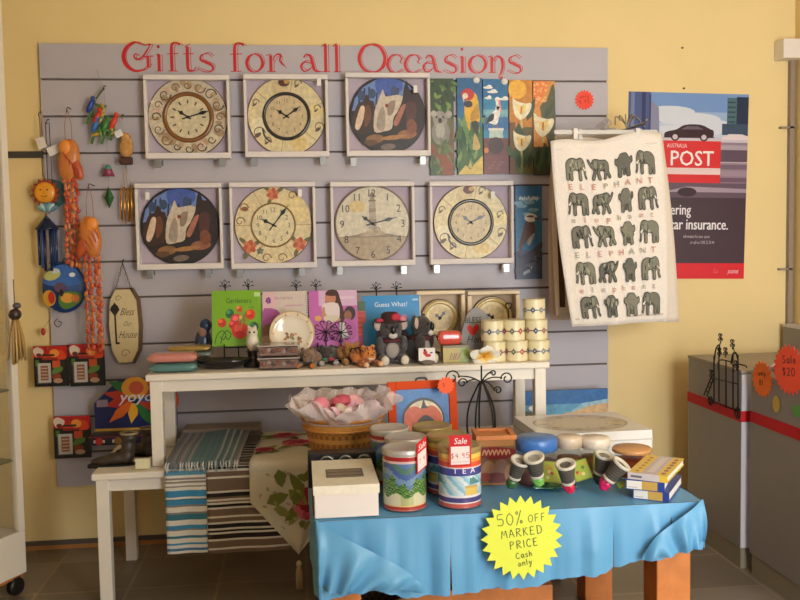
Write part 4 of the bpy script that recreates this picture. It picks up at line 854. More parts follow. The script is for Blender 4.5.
for x, c in ((-W*.38, (196, 44, 40)), (-W*.16, (150, 110, 60)), (W*.2, (180, 60, 70)), (W*.4, (60, 90, 160))): pc.rect(x-.022, hm*.28, x+.022, hm*.62, (220, 214, 206)); pc.ell2(x, hm*.45, .015, .015, c)
pc.rect(-W/2, hm*.9, W/2, hm, (150, 40, 50)); g.add(pc.v, pc.f, pc.c); g.build('tray', P_GLOSS, t)

# ================================================================== THE TWO WHITE BENCHES
def bench(name, label, x0, x1, y0, y1, z0, z1, leg, ap):
    t = thing(name, label, 'bench', ((x0+x1)/2, (y0+y1)/2, z0)); W, D, H = x1-x0, y1-y0, z1-z0
    G().box((0, 0, H-.012), (W, D, .024)).build('tabletop', WHITE, t, bevel=.005)
    g = G()
    for s in (-1, 1): g.box((0, s*(D/2-.035), H-.024-ap/2), (W-.07, .018, ap)); g.box((s*(W/2-.035), 0, H-.024-ap/2), (.018, D-.07, ap))
    g.build('apron', WHITE, t)
    for sx in (-1, 1):
        for sy in (-1, 1): G().box((sx*(W/2-leg/2-.012), sy*(D/2-leg/2-.012), (H-.024)/2), (leg, leg, H-.024)).build('leg', WHITE, t, bevel=.003)
    return t
LZ, UZ = .4835, .817
bench('low_bench', 'long low white bench in front of the slatwall', -.738, .96, 3.125, 3.66, 0, LZ-.001, .044, .045)
bench('raised_shelf', 'white shelf table standing on the low bench, loaded with gifts', -.552, .924, 3.185, 3.56, LZ, UZ-.001, .042, .042)

# ================================================================== GIFTS ON THE RAISED SHELF
def XP(px, py, y): return at(px, py, y).x
def easel(label, x, y, zbase, hz, gap, tilt=12, ledge=.03, thick=.02):
    """black wire book stand: feet, ledge hooks, tilted uprights ending in flower curls, prop leg"""
    t = thing('book_easel', label, 'easel', (x, y, zbase), (0, 0, 0), 'black wire book easels')
    k = math.tan(R(tilt)); g = G()
    for s in (-1, 1):
        X = s*gap/2; top = hz
        g.tube([(X, -.035, .004), (X, -.030, ledge+.012), (X, -.030, ledge-.006), (X, thick+.006+ledge*k, ledge-.006), (X, thick+.008+k*top, top)], .0026, (24, 20, 18), 7)
        g.tube([(X, -.035, .004), (X, .09, .004)], .0026, (24, 20, 18), 7)
    g.tube([(-gap/2, .09, .004), (gap/2, .09, .004)], .0026, (24, 20, 18), 7); g.tube([(-gap/2, thick+.008+k*.06, .06), (gap/2, thick+.008+k*.06, .06)], .0024, (24, 20, 18), 7)
    g.tube([(0, .09, .004), (0, thick+.01+k*hz*.6, hz*.6)], .0024, (24, 20, 18), 7); g.tube([(-gap/2, thick+.009+k*hz*.6, hz*.6), (gap/2, thick+.009+k*hz*.6, hz*.6)], .0024, (24, 20, 18), 7)
    g.build('wire_frame', IRON, t)
    for s in (-1, 1):
        X = s*gap/2; Y = thick+.008+k*hz; g = G()
        for a in range(5):
            d = R(-100+50*a); L = .017
            g.tube(cat([(X, Y, hz), (X+L*math.sin(d)*.8-.004*math.cos(d), Y, hz+.012+L*math.cos(d)*.8), (X+L*1.3*math.sin(d), Y, hz+.012+L*1.2*math.cos(d)), (X+L*.9*math.sin(d)+.005*math.cos(d), Y, hz+.010+L*.8*math.cos(d))], 4), .0013, (34, 28, 26), 5)
        g.ell((X, Y, hz+.012), (.004, .003, .004), (34, 28, 26), 8, 6); g.build('curl_finial', IRON, t)
def book(label, px, y, paint, th=.018, tilt=12, spine=(90, 90, 90), rz=0, pages=(232, 222, 204), grp='books propped on the raised shelf', coil=None):
    m = (px[0]+px[2])/2; a, b = at(px[0], (px[1]+px[3])/2, y), at(px[2], (px[1]+px[3])/2, y); zt, zb = at(m, px[1], y).z, at(m, px[3], y).z
    w, h = b.x-a.x, (zt-zb)/math.cos(R(tilt))
    t = thing('book', label, 'book', ((a.x+b.x)/2, y, zb), (R(-tilt), 0, R(rz)), grp)
    p = UPic(w, h, 0, h0=.0003, dh=.00002); paint(p)
    g = G().box((0, .001, h/2), (w, .002, h), spine); g.add(p.v, p.f, p.c); g.build('front_cover', P_GLOSS, t)
    G().box((0, th-.001, h/2), (w, .002, h), spine).box((-w/2+.001, th/2, h/2), (.002, th-.004, h), spine).build('back_cover', P_GLOSS, t)
    G().box((.002, th/2, h/2), (w-.008, th-.004, h-.006), pages).build('pages', P_MATTE, t)
    if coil is not None:
        g = G()
        for k in range(24): g.tube(cat([(coil*w, -.003, h*(k+.6)/24.5), (coil*w-.005, .002, h*(k+.6)/24.5+.001), (coil*w, .007, h*(k+.6)/24.5+.002), (coil*w+.005, .002, h*(k+.6)/24.5+.001)], 3, True), .0012, (96, 50, 96), 5, False)
        g.build('spiral_binding', P_GLOSS, t)
    return t, zb
def c_garden(p):
    p.rect(0, 0, 1, 1, (124, 176, 40)); p.text('Gardeners', .54, .77, .095, (40, 78, 30), wide=.92); p.text('Guide', .80, .67, .04, (70, 110, 40), wide=.9); p.rect(.86, .88, .98, .96, (190, 216, 150))
    for x, y, r, c in ((.36, .58, .085, (50, 106, 72)), (.85, .34, .085, (40, 92, 62)), (.20, .42, .085, (206, 70, 40)), (.78, .56, .095, (222, 64, 36)), (.50, .46, .12, (206, 72, 70)), (.42, .38, .08, (196, 60, 60)), (.56, .28, .16, (214, 56, 48)), (.56, .66, .06, (206, 96, 44)), (.62, .48, .08, (150, 140, 60))):
        p.ell2(x, y, r*1.05, r, c, 20); p.ell2(x-.03, y+.03, r*.5, r*.45, tuple(min(255, int(q*1.3+16)) for q in c), 12); p.line([(x-r*.5, y-r*.4), (x, y-r*.1), (x+r*.5, y-r*.5)], .014, tuple(int(q*.6) for q in c), 3)
    for s in (0, 1): p.line([(.05+.12*s, .05), (.1+.12*s, .2), (.2+.1*s, .28), (.28+.1*s, .2), (.22+.1*s, .12), (.16+.1*s, .18)], .016, (44, 86, 36), 4)
    p.line([(.5, .3), (.7, .6)], .02, (110, 120, 50)); p.line([(.6, .3), (.62, .62)], .02, (150, 150, 70))
yB = 3.40
t, zb = book('green gardening book standing on a black wire easel', (211.5, 291, 261, 346), yB, c_garden, .016, 12, (92, 146, 36))
easel('black wire easel with curled tips behind the green gardening book', XP(236, 320, yB), yB, UZ, at(236, 289, yB).z-UZ, .089, 12, zb-UZ)
def c_baby(p):
    p.rect(0, 0, 1, 1, (222, 184, 190)); p.rect(.30, 0, 1, 1, (212, 196, 186)); p.poly([(0, 0), (.3, 0), (.42, .3), (.44, .5), (.32, .66), (.1, .7), (0, .62)], (176, 88, 160), 2); p.ell2(.14, .27, .16, .14, (150, 100, 70)); p.ell2(.1, .1, .16, .1, (200, 166, 140)); p.ell2(.24, .18, .08, .09, (110, 84, 50))
    flower(p, .13, .84, .07, (120, 50, 130), (160, 90, 160), None, 6); p.text('Baby Health Book', .27, .855, .055, (176, 110, 160), 'l', .72); p.rect(.5, .73, .9, .75, (206, 150, 180)); p.rect(.56, .62, .86, .635, (190, 176, 170)); p.rect(.56, .57, .8, .585, (190, 176, 170))
def c_girl(p):
    p.rect(0, 0, 1, 1, (198, 104, 178)); p.rect(.2, .72, 1, 1, (216, 176, 206)); p.rect(.55, .84, .95, .89, (226, 196, 214))
    p.poly([(.36, .98), (.58, 1), (.66, .8), (.74, .5), (.62, .42), (.55, .6), (.5, .75), (.36, .72)], (74, 40, 34), 3); p.ell2(.45, .86, .11, .12, (196, 130, 98)); p.poly([(.34, .95), (.45, 1), (.58, .96), (.55, .9), (.38, .91)], (74, 40, 34), 2)
    p.poly([(.3, .76), (.6, .76), (.62, .5), (.56, .44), (.34, .44), (.26, .6)], (228, 210, 210), 3); p.poly([(.26, .66), (.32, .7), (.36, .55), (.62, .5), (.6, .44), (.3, .48)], (200, 140, 108), 3); p.ell2(.45, .5, .16, .06, (214, 200, 180)); p.rect(.3, .30, .56, .42, (196, 120, 176))
    p.ell2(.84, .58, .12, .13, (62, 40, 36)); p.ell2(.80, .54, .08, .09, (150, 96, 72)); p.rect(.62, .14, .88, .42, (216, 212, 214)); p.poly([(.72, .45), (.9, .44), (.98, .2), (.84, .1)], (188, 92, 160), 3); p.ell2(.18, .5, .07, .05, (236, 170, 90))
t, zb = book('pink and cream spiral-bound baby book behind the white plate', (262.5, 292, 308, 346), yB, c_baby, .014, 12, (110, 36, 50), 0, coil=.49)
easel('black wire easel with curled tips behind the two pink books', XP(307, 320, yB+.01), yB+.01, UZ, at(307, 289, yB).z-UZ, .078, 12, zb-UZ)
book('purple-pink book with a girl and a younger child on the cover', (309.5, 291, 358, 346), yB-.005, c_girl, .016, 12, (150, 60, 130))
def c_guess(p):
    p.rect(0, 0, 1, 1, (44, 140, 204)); p.text('Guess What?', .50, .80, .085, (228, 240, 248), wide=.92); p.rect(.88, .9, .98, .93, (180, 210, 230))
    p.ell2(.4, .55, .14, .09, (70, 140, 80)); p.ell2(.62, .5, .14, .12, (120, 96, 160)); p.ell2(.24, .46, .05, .04, (226, 70, 130)); p.ell2(.72, .6, .05, .05, (230, 120, 160)); p.ell2(.5, .3, .28, .18, (90, 82, 110))
t, zb = book('blue picture book titled Guess What propped behind the koalas', (363.5, 296, 421, 352), yB+.02, c_guess, .012, 12, (30, 110, 170))
easel('black wire easel with curled tips behind the blue picture book', XP(389, 320, yB+.02), yB+.02, UZ, at(389, 291, yB+.02).z-UZ, .082, 12, zb-UZ)
def c_orange(p):
    p.rect(0, 0, 1, 1, (222, 80, 40)); p.rect(0, 0, 1, .3, (186, 44, 90)); p.rect(0, .8, 1, 1, (70, 100, 60))
    for k in range(7): p.rect(0, .15+.1*k, 1, .17+.1*k, (190, 50, 50))
book('thin orange and crimson striped book wedged between the pink and blue books', (355.5, 302, 366, 350), yB+.03, c_orange, .012, 8, (160, 60, 40))

# boxed clocks standing at the back of the shelf
for px, kind, lb, hr, mn in (((417, 291, 465.5, 356), 'plain', 'pale yellow clock at the back of the shelf, beside the blue picture book', 310, 40), ((468, 291, 520, 356), 'plain', 'pale clock standing behind the grey bless stone', 300, 200)):
    y = 3.49; a, b = at(px[0], 320, y), at(px[2], 320, y); zt = at((px[0]+px[2])/2, px[1], y).z; W, H = b.x-a.x, zt-UZ
    t = thing('display_box', 'cream box around the '+lb.replace(' at the back of the shelf', ''), 'box', ((a.x+b.x)/2, y, UZ), (0, 0, 0), 'cream boxes holding the shelf clocks'); CB = mat('cream_card', (232, 212, 182), rough=.7)
    g = G().box((0, .03, .010), (W, .06, .02)).box((0, .03, H-.007), (W, .06, .014))
    for s in (-1, 1): g.box((s*(W/2-.008), .03, H/2), (.016, .06, H-.034))
    g.build('tray_rim', CB, t, bevel=.002); G().box((0, .056, H/2), (W-.02, .006, H-.03)).build('tray_back', mat('beige_card', (200, 176, 150), rough=.8), t)
    tt = clock(kind, t, H*1.12, 'round '+lb, hr, mn, W*.5-.022); tt.location.y = y+.034; tt['group'] = 'clocks standing on the shelf'
k = thing('garden_tool_hanger', 'small dark spade-shaped hanger on the pale clock behind the bless stone', 'ornament', (XP(508.5, 310, 3.485), 3.482, at(508, 320, 3.485).z))
g = G().tube([(0, 0, 0), (0, 0, .045)], .003, (60, 44, 36), 7); g.tube(cat([(0, 0, .045), (-.012, 0, .058), (-.008, 0, .068), (.008, 0, .068), (.012, 0, .058)], 4, True), .003, (60, 44, 36), 7); g.prism([(-.008, 0), (.008, 0), (.006, -.02), (0, -.026), (-.006, -.02)], .003, (60, 44, 36)); g.build('spade', P_GLOSS, k)

def pack(name, label, x, y, z, d, col, cat_='packet', grp=None, rz=0, m=None, wrap=True):
    """soft wrapped packet"""
    t = thing(name, label, cat_, (x, y, z), (0, 0, R(rz)), grp); w, dd, h = d
    def f(u, v):
        a, b = (u-.5)*2, v*2*PI; s = (1-abs(a)**9)**.5 if abs(a) < 1 else 0
        return Vector((a*w/2, math.copysign(abs(math.cos(b))**.6, math.cos(b))*dd/2*(.8+.2*s), h/2+math.copysign(abs(math.sin(b))**.6, math.sin(b))*h/2*max(s, .25)))
    G().grid(f, 14, 20, col).build('folded_cloth', m or P_SHINY, t)
    if wrap: G().box((-w/2-.004, 0, h*.5), (.014, dd*.8, .002)).box((w/2+.004, 0, h*.5), (.014, dd*.8, .002)).build('wrapper', GLASS, t)
    return t
sx = XP(176, 360, 3.27)
pack('wrapped_towel', 'teal folded cloth in clear wrap, bottom of the front pile', sx-.005, 3.265, UZ, (.17, .1, .034), (84, 128, 126), 'wrapped cloth', 'wrapped cloths on the raised shelf')
pack('wrapped_towel', 'pink folded cloth in clear wrap, on top of the front pile', sx-.008, 3.265, UZ+.034, (.175, .1, .036), (206, 132, 118), 'wrapped cloth', 'wrapped cloths on the raised shelf')
sx = XP(190, 350, 3.40)
pack('wrapped_towel', 'brown folded cloth in clear wrap, bottom of the rear pile', sx, 3.395, UZ, (.165, .1, .036), (140, 104, 86), 'wrapped cloth', 'wrapped cloths on the raised shelf')
pack('wrapped_towel', 'grey-teal folded cloth in clear wrap, middle of the rear pile', sx, 3.395, UZ+.036, (.17, .1, .022), (110, 122, 118), 'wrapped cloth', 'wrapped cloths on the raised shelf')
pack('wrapped_towel', 'olive yellow folded cloth in clear wrap, top of the rear pile', sx, 3.395, UZ+.058, (.16, .1, .022), (168, 136, 62), 'wrapped cloth', 'wrapped cloths on the raised shelf')
# bird figure, dish, owl
x = XP(203, 345, 3.47)
t = thing('bird_figurine', 'dark blue bird figurine peeping out left of the green book', 'figurine', (x, 3.49, UZ)); NAVY = mat('navy_glaze', (48, 66, 92), rough=.25, noise=.5, scale=30)
body('bird', [((0, 0, .075), (.034, .03, .06)), ((.012, -.01, .145), (.024, .024, .026)), ((-.025, 0, .03), (.03, .025, .03))], (0, 0, 0), t, .005, NAVY)
G().ell((.0, -.025, .12), (.016, .008, .02), (150, 110, 90), 10, 8).build('breast', P_MATTE, t); G().lathe([(.032, 0), (.034, .006), (.02, .012), (0, .013)], (40, 44, 60), 16).build('base', P_GLOSS, t)
x = XP(224, 361, 3.29)
t = tag(G().lathe([(.03, 0), (.075, .006), (.098, .028), (.10, .034), (.094, .032), (.07, .014), (0, .010)], (24, 22, 24), 32).build('oval_dish', P_SHINY), 'low black oval dish in front of the green book', 'dish'); t.location = (x, 3.30, UZ); t.scale = (1, .6, 1)
x = XP(252.5, 350, 3.30)
t = thing('owl_figurine', 'small white owl figurine on a dark stand beside the green book', 'figurine', (x, 3.315, UZ))
G().lathe([(.036, 0), (.038, .012), (.018, .025), (.016, .05), (.026, .058), (0, .058)], (32, 28, 28), 20).build('stand', P_GLOSS, t)
body('owl', [((0, 0, .092), (.024, .022, .036)), ((0, -.002, .128), (.021, .02, .02)), ((-.012, 0, .145), (.006, .006, .012)), ((.012, 0, .145), (.006, .006, .012))], (0, 0, 0), t, .004, mat('white_glaze', (226, 214, 196), rough=.4))
g = G()
for s in (-1, 1): g.ell((s*.008, -.021, .131), (.004, .003, .004), (60, 50, 44), 8, 6)
g.build('eyes', P_GLOSS, t)
# acrylic boxes and the plate
x = XP(279, 355, 3.25)
for k, lb in ((0, 'clear acrylic trinket box, lower of the two stacked under the plate'), (1, 'clear acrylic trinket box, upper of the two stacked under the plate')):
    t = thing('trinket_box', lb, 'trinket box', (x, 3.255, UZ+.0005+k*.046), (0, 0, 0), 'stacked acrylic boxes')
    G().box((0, 0, .0225), (.152, .1, .045)).build('case', GLASS, t, bevel=.003)
    g = G().box((0, 0, .020), (.138, .086, .030), (136, 110, 100))
    for q in range(7): g.ell((-.055+.018*q, -.044, .02+.006*(q % 2)), (.009, .004, .008), [(150, 96, 84), (172, 150, 140), (110, 84, 80)][q % 3], 8, 6)
    g.build('contents', P_MATTE, t); G().box((0, 0, .041), (.154, .102, .004), (190, 176, 168)).build('lid', P_SHINY, t)
x = XP(292, 332, 3.335); z = at(292, 333.5, 3.335).z; r = 22.5*3.335/FPX
t = thing('plate', 'cream dinner plate with a floral rim standing on edge before the baby book', 'plate', (x, 3.335, z), (R(-14), 0, 0))
G().lathe([(.001, -.004), (r*.55, -.004), (r*.7, .0), (r*.98, .010), (r, .012), (r*.98, .014), (r*.74, .006), (r*.6, .001), (.001, .0)], [(196, 184, 168)]*4+[(224, 206, 180)]*2+[(232, 220, 200)]*2+[(230, 216, 192)], 48, axis='y').build('dish', P_SHINY, t)
pc = Pic(lambda u, v, h: Vector((u*r, -h-.0005-max(0, (math.hypot(u, v)-.62))*.035, v*r)), h0=.0012)
pc.ring(0, 0, .70, .73, (150, 140, 104)); pc.ring(0, 0, .95, .985, (206, 176, 120))
rnd = random.Random(3)
for k in range(14): pc.ell2(rnd.uniform(-.4, .4), rnd.uniform(-.38, .0), .09, .06, rnd.choice([(186, 132, 90), (140, 136, 96), (206, 170, 130), (150, 110, 80)]), 10, rnd.random()*3)
for k in range(10): a = 2*PI*k/10; pc.ell2(.85*math.cos(a), .85*math.sin(a), .06, .035, rnd.choice([(170, 150, 110), (140, 146, 104), (196, 150, 120)]), 8, a)
pc.build('floral_print', P_GLOSS, t)
t = thing('plate_stand', 'dark wire stand holding up the cream plate', 'plate stand', (x, 3.335, UZ)); zz = z-UZ-r
g = G()
for s in (-1, 1): g.tube(cat([(s*.035, -.03, .003), (s*.035, -.022, zz+.022), (s*.035, -.018, zz-.004), (s*.035, .03, zz-.004), (s*.035, .06, zz+r*1.0)], 5), .0022, (44, 34, 30), 7); g.tube([(s*.035, -.03, .003), (s*.035, .08, .003), (s*.035, .055, zz+r*.9)], .0022, (44, 34, 30), 7)
g.tube([(-.035, .08, .003), (.035, .08, .003)], .0022, (44, 34, 30), 7); g.build('wire_frame', IRON, t)

# plush animals
def plush(label, x, y, z, blobs, col, extras, rz=0, sc_=1, m=None, nm='plush_animal', grp='plush animals on the raised shelf', bodyname='body'):
    t = thing(nm, label, 'soft toy', (x, y, z), (0, 0, R(rz)), grp); t.scale = (sc_,)*3
    fm = mat('fur_'+'_'.join(map(str, col)), col, rough=1, noise=.4, scale=110, bump=.8, sheen=.3)
    body(bodyname, blobs, col, t, .005, m or fm)
    for nme, fn, mm in extras:
        g = G(); fn(g); one = {'eyes': 'eye', 'paws': 'paw', 'ear_fluff': 'ear_tuft', 'hat_flower': 'hat_flower', 'bow': 'bow_loop'}.get(nme)
        for q in (g.split() if one else [g]): q.build(one or nme, mm or P_MATTE, t)
    return t
def face(hx, hy, hz, r, eye=(20, 16, 14), nose=(26, 20, 20)):
    def e(g):
        for s in (-1, 1): g.ell((hx+s*r*.38, hy-r*.86, hz+r*.18), (r*.10, r*.08, r*.11), eye, 8, 6)
    def n(g): g.ell((hx, hy-r*1.12, hz-r*.12), (r*.2, r*.14, r*.16), nose, 10, 8)
    return [('eyes', e, P_SHINY), ('nose', n, P_GLOSS)]
# lying cats and bears, heads turned to the shop
LIE = lambda: [((0, .02, .035), (.055, .045, .035)), ((0, -.03, .05), (.032, .03, .03)), ((0, -.058, .040), (.016, .016, .013)), ((-.022, -.026, .078), (.010, .007, .011)), ((.022, -.026, .078), (.010, .007, .011)), ((-.032, -.05, .012), (.014, .035, .012)), ((.032, -.05, .012), (.014, .035, .012)), ((.055, .05, .02), (.03, .014, .012))]
def paws(c):
    def f(g):
        for s in (-1, 1): g.ell((s*.032, -.08, .012), (.013, .012, .011), c, 10, 8)
    return ('paws', f, P_FUR if False else P_MATTE)
def stripes(c):
    def f(g):
        for k in range(6):
            x0 = -.045+.018*k; g.tube(cat([(x0, -.022, .055), (x0, .0, .068+.004*(k % 2)), (x0, .03, .069), (x0, .055, .045)], 3), .0028, c, 6)
        for s in (-1, 1):
            for q in range(3): g.tube([(s*(.010+.008*q), -.052+.004*q, .066-.004*q), (s*(.012+.008*q), -.044+.004*q, .078-.005*q)], .002, c, 5)
    return ('stripes', f, P_MATTE)
yP = 3.30
plush('small grey-brown plush animal with orange paws below the plate', XP(309, 362, yP-.02), yP-.02, UZ, LIE(), (128, 100, 80), face(0, -.03, .05, .032)+[paws((190, 112, 40))], -14, .84)
plush('dark grey plush animal with pale markings in the middle of the plush row', XP(326.5, 362, yP), yP+.04, UZ, LIE(), (70, 60, 60), face(0, -.03, .05, .032)+[paws((170, 160, 156)), ('bow', lambda g: (g.ell((-.014, -.062, .026), (.014, .006, .008), (60, 110, 80), 8, 6), g.ell((.014, -.062, .026), (.014, .006, .008), (170, 60, 70), 8, 6)), None)], 6, .86)
plush('golden brown plush bear next to the striped tiger', XP(351, 362, yP), yP+.035, UZ, LIE(), (172, 118, 58), face(0, -.03, .05, .032)+[('muzzle', lambda g: g.ell((0, -.058, .040), (.018, .017, .014), (214, 168, 100), 10, 8), None)], 10, .98)
plush('striped orange plush tiger lying at the shelf edge left of the koalas', XP(365, 362, yP-.03), yP-.05, UZ, LIE(), (206, 122, 56), face(0, -.03, .05, .032)+[stripes((70, 40, 26)), paws((226, 180, 140)), ('muzzle', lambda g: g.ell((0, -.058, .036), (.018, .014, .011), (232, 196, 164), 10, 8), None)], 20, .92)
# black wire ornaments behind them
for x, h, lb in ((XP(326, 335, 3.38), .165, 'black wire flower ornament behind the plush row, nearer the plate'), (XP(341, 335, 3.37), .160, 'black wire flower ornament behind the plush row, nearer the blue book')):
    t = thing('wire_ornament', lb, 'ornament', (x, 3.39 if h > .162 else 3.385, UZ), (0, 0, 0), 'black wire ornaments'); g = G().tube([(0, 0, .004), (0, 0, h*.7)], .002, (26, 22, 22), 6); g.tube(cat([(.025, 0, .003), (0, .02, .003), (-.025, 0, .003), (0, -.02, .003)], 5, True), .002, (26, 22, 22), 6); g.tube([(-.025, 0, .003), (.025, 0, .003)], .002, (26, 22, 22), 6); g.build('stem', IRON, t)
    g = G()
    for a in range(9):
        d = R(40*a+10); L = h*.26
        g.tube(cat([(0, 0, h*.7), (L*.6*math.sin(d), .006*math.cos(a), h*.7+L*.5*math.cos(d)), (L*math.sin(d), 0, h*.72+L*.9*math.cos(d)), (L*1.05*math.sin(d+.35), 0, h*.72+L*.9*math.cos(d+.35)), (L*.75*math.sin(d+.3), 0, h*.72+L*.66*math.cos(d+.3))], 4), .0017, (26, 22, 22), 5)
    g.build('wire_flower', IRON, t)
# koalas
KO = [((0, .01, .05), (.046, .04, .05)), ((0, -.008, .125), (.042, .036, .038)), ((-.045, .0, .145), (.022, .010, .024)), ((.045, .0, .145), (.022, .010, .024)), ((-.036, -.04, .018), (.02, .036, .018)), ((.036, -.04, .018), (.02, .036, .018)), ((-.044, -.02, .07), (.014, .02, .032)), ((.044, -.02, .07), (.014, .02, .032)), ((0, -.035, .112), (.02, .014, .016))]
def k_extra(hat):
    ex = [('eyes', lambda g: [g.ell((s*.018, -.040, .135), (.005, .004, .006), (16, 14, 14), 8, 6) for s in (-1, 1)], P_SHINY), ('nose', lambda g: g.ell((0, -.050, .124), (.010, .007, .015), (24, 20, 22), 12, 8), P_GLOSS),
          ('muzzle', lambda g: g.ell((0, -.043, .104), (.017, .010, .012), (206, 198, 190), 12, 8), P_MATTE), ('ear_fluff', lambda g: [g.ell((s*.047, -.008, .140), (.016, .006, .020), (200, 176, 164), 10, 8) for s in (-1, 1)], P_MATTE),
          ('paws', lambda g: [g.ell((s*.036, -.072, .018), (.016, .010, .017), (214, 202, 186), 12, 8) for s in (-1, 1)], P_MATTE), ('belly', lambda g: g.ell((0, -.026, .05), (.026, .012, .03), (160, 150, 144), 12, 8), P_MATTE)]
    if hat: ex += [('hat', lambda g: (g.lathe([(.0, .150), (.058, .150), (.060, .154), (.036, .158), (.033, .178), (.022, .186), (0, .187)], (60, 34, 40), 24), ), P_MATTE), ('hat_flower', lambda g: (g.ell((.012, -.034, .170), (.018, .010, .014), (196, 50, 70), 10, 8), g.ell((.040, -.024, .160), (.014, .010, .012), (220, 130, 150), 10, 8), g.ell((-.045, -.03, .158), (.014, .008, .008), (190, 50, 80), 10, 8)), P_MATTE), ('scarf', lambda g: g.lathe([(.034, .078), (.042, .084), (.034, .092)], (86, 30, 40), 20, (0, -.004, 0)), P_MATTE)]
    else: ex += [('scarf', lambda g: g.lathe([(.036, .076), (.046, .086), (.036, .096)], (74, 34, 36), 20, (0, -.002, 0)), P_MATTE)]
    return ex
plush('grey plush koala in a dark hat with red flowers', XP(391, 362, 3.29), 3.29, UZ, KO, (84, 78, 78), k_extra(True), 6, 1.04, nm='plush_koala')
plush('dark grey plush koala without a hat, turned towards the mugs', XP(420, 362, 3.30), 3.31, UZ, KO, (60, 55, 55), k_extra(False), 62, 1.08, nm='plush_koala')
# little card holder, packets
x = XP(427, 362, 3.215)
t = thing('card_holder', 'small grey stone holding a white card with a red picture at the shelf edge', 'card holder', (x, 3.215, UZ))
G().ell((0, 0, .008), (.026, .018, .010), (120, 108, 100), 12, 8).build('stone', P_MATTE, t)
pc = Pic(O=(0, -.0012, .04), h0=.0003); pc.ell2(-.006, .004, .008, .009, (196, 60, 60)); pc.ell2(-.008, .014, .005, .005, (120, 50, 50)); pc.ell2(.004, -.006, .012, .006, (206, 70, 66)); pc.ell2(.016, .004, .006, .003, (120, 90, 90))
g = G().box((0, 0, .038), (.062, .002, .048), (240, 232, 226)); g.add(pc.v, pc.f, pc.c); g.build('card', P_MATTE, t)
x = XP(455, 362, 3.28); w, h = 27*3.28/FPX, .064
t = thing('gift_carton', 'olive and yellow patterned carton under the red packet', 'carton', (x, 3.28, UZ))
pc = UPic(w, h, -.03); pc.rect(0, 0, 1, 1, (176, 156, 66)); pc.rect(.66, 0, 1, 1, (130, 152, 66)); pc.rect(.0, .86, 1, 1, (110, 92, 50))
for k in range(6): pc.line([(.25+.06*k, .15), (.32+.07*k, .55)], .03, [(110, 60, 60), (160, 110, 90), (90, 60, 70)][k % 3])
pc.ell2(.78, .4, .1, .2, (160, 176, 80)); g = G().box((0, 0, h/2), (w, .06, h), (150, 134, 64)); g.add(pc.v, pc.f, pc.c); g.build('carton', P_GLOSS, t)
pack('wrapped_soap', 'salmon red packet in shiny wrap lying on the olive carton', XP(449, 340, 3.28), 3.28, UZ+h, (.09, .06, .055), (214, 84, 72), 'packet')
# bless stone
x = XP(477.5, 330, 3.34)
t = thing('engraved_stone', 'upright grey stone with the word BLESS and a red heart', 'ornament', (x, 3.34, UZ), (R(-8), 0, 0))
SP = cat([(-.062, .0), (-.064, .06), (-.054, .12), (-.034, .172), (-.008, .196), (.018, .192), (.044, .165), (.056, .115), (.060, .05), (.058, 0)], 4)
pc = Pic(O=(0, -.0005, 0), h0=.0004)
pc.text('BLESS', -.012, .138, .024, (56, 52, 52), wide=.85); pc.text('This', .026, .098, .014, (80, 76, 76), shear=.3); pc.text('Home', .0, .062, .026, (66, 62, 62), wide=.9, shear=.25)
pc.poly([(-.016, .088), (-.036, .112), (-.034, .128), (-.022, .130), (-.014, .118), (-.004, .132), (.010, .128), (.010, .112)], (212, 52, 46), 2)
g = G().prism(SP, .024, (150, 146, 144)); g.add(pc.v, pc.f, pc.c); g.build('stone', P_MATTE, t); G().box((.0, -.004, .024), (.122, .04, .022), (196, 166, 128)).build('ledge', P_MATTE, t, bevel=.003)
# mugs
MUGR, MUGH, yM = .0425, .0765, 3.258
def mug_art(kind):
    a, b = [((70, 84, 120), (120, 130, 140)), ((176, 60, 70), (90, 100, 80)), ((60, 70, 110), (150, 90, 90))][kind]
    def f(u, v):
        if v < .06 or v > .94: return (222, 204, 158)
        if .26 < v < .72:
            i, j = int(u*56), int((v-.26)/.46*7); q = (i*7+j*5+kind*3) % 11; m = i % 7
            if (j == 3 and m in (0, 1, 5, 6)) or (m == 3 and j in (1, 2, 4, 5)) or (m in (2, 4) and j in (2, 3, 4)): return a if (i//7+kind) % 2 else b
        return (234, 220, 180)
    return f
def mug(label, x, y, z, kind, rz):
    t = thing('mug', label, 'mug', (x, y, z), (0, 0, R(rz)), 'stacked patterned mugs')
    g = G().grid(lambda u, v: Vector((MUGR*math.cos(2*PI*u), MUGR*math.sin(2*PI*u), v*MUGH)), 56, 16, mug_art(kind))
    g.lathe([(MUGR, MUGH), (MUGR-.002, MUGH+.0005), (MUGR-.004, MUGH), (MUGR-.004, .006), (0, .006)], (236, 224, 190), 40); g.lathe([(0, 0), (MUGR-.003, 0), (MUGR, .002)], (226, 210, 170), 40); g.build('cup', P_GLOSS, t)
    G().tube(cat([(MUGR-.002, 0, .064), (MUGR+.016, 0, .066), (MUGR+.026, 0, .044), (MUGR+.018, 0, .02), (MUGR-.002, 0, .014)], 5), .005, (232, 216, 176), 8).build('handle', P_GLOSS, t)
for px, py, lv, kd, lb in ((494.5, 352, 0, 2, 'cream mug at the bottom left of the mug stack, behind the white flower'), (516.5, 352, 0, 1, 'cream mug with red and green motifs in the middle of the bottom row'), (538.5, 352, 0, 0, 'cream mug at the bottom right end of the mug stack'),
                       (492.5, 333, 1, 0, 'cream mug in the second row of the stack, nearest the bless stone'), (514, 333, 1, 1, 'cream mug with red motifs in the middle of the second row'), (536.5, 333, 1, 2, 'cream mug in the second row, directly under the topmost mug'),
                       (534.5, 314, 2, 0, 'single cream mug on top of the mug stack')):
    mug(lb, XP(px, 352-lv*19, yM+.0), yM+.004*lv, UZ+lv*(MUGH+.001), kd, 78+lv*7+kd*5)
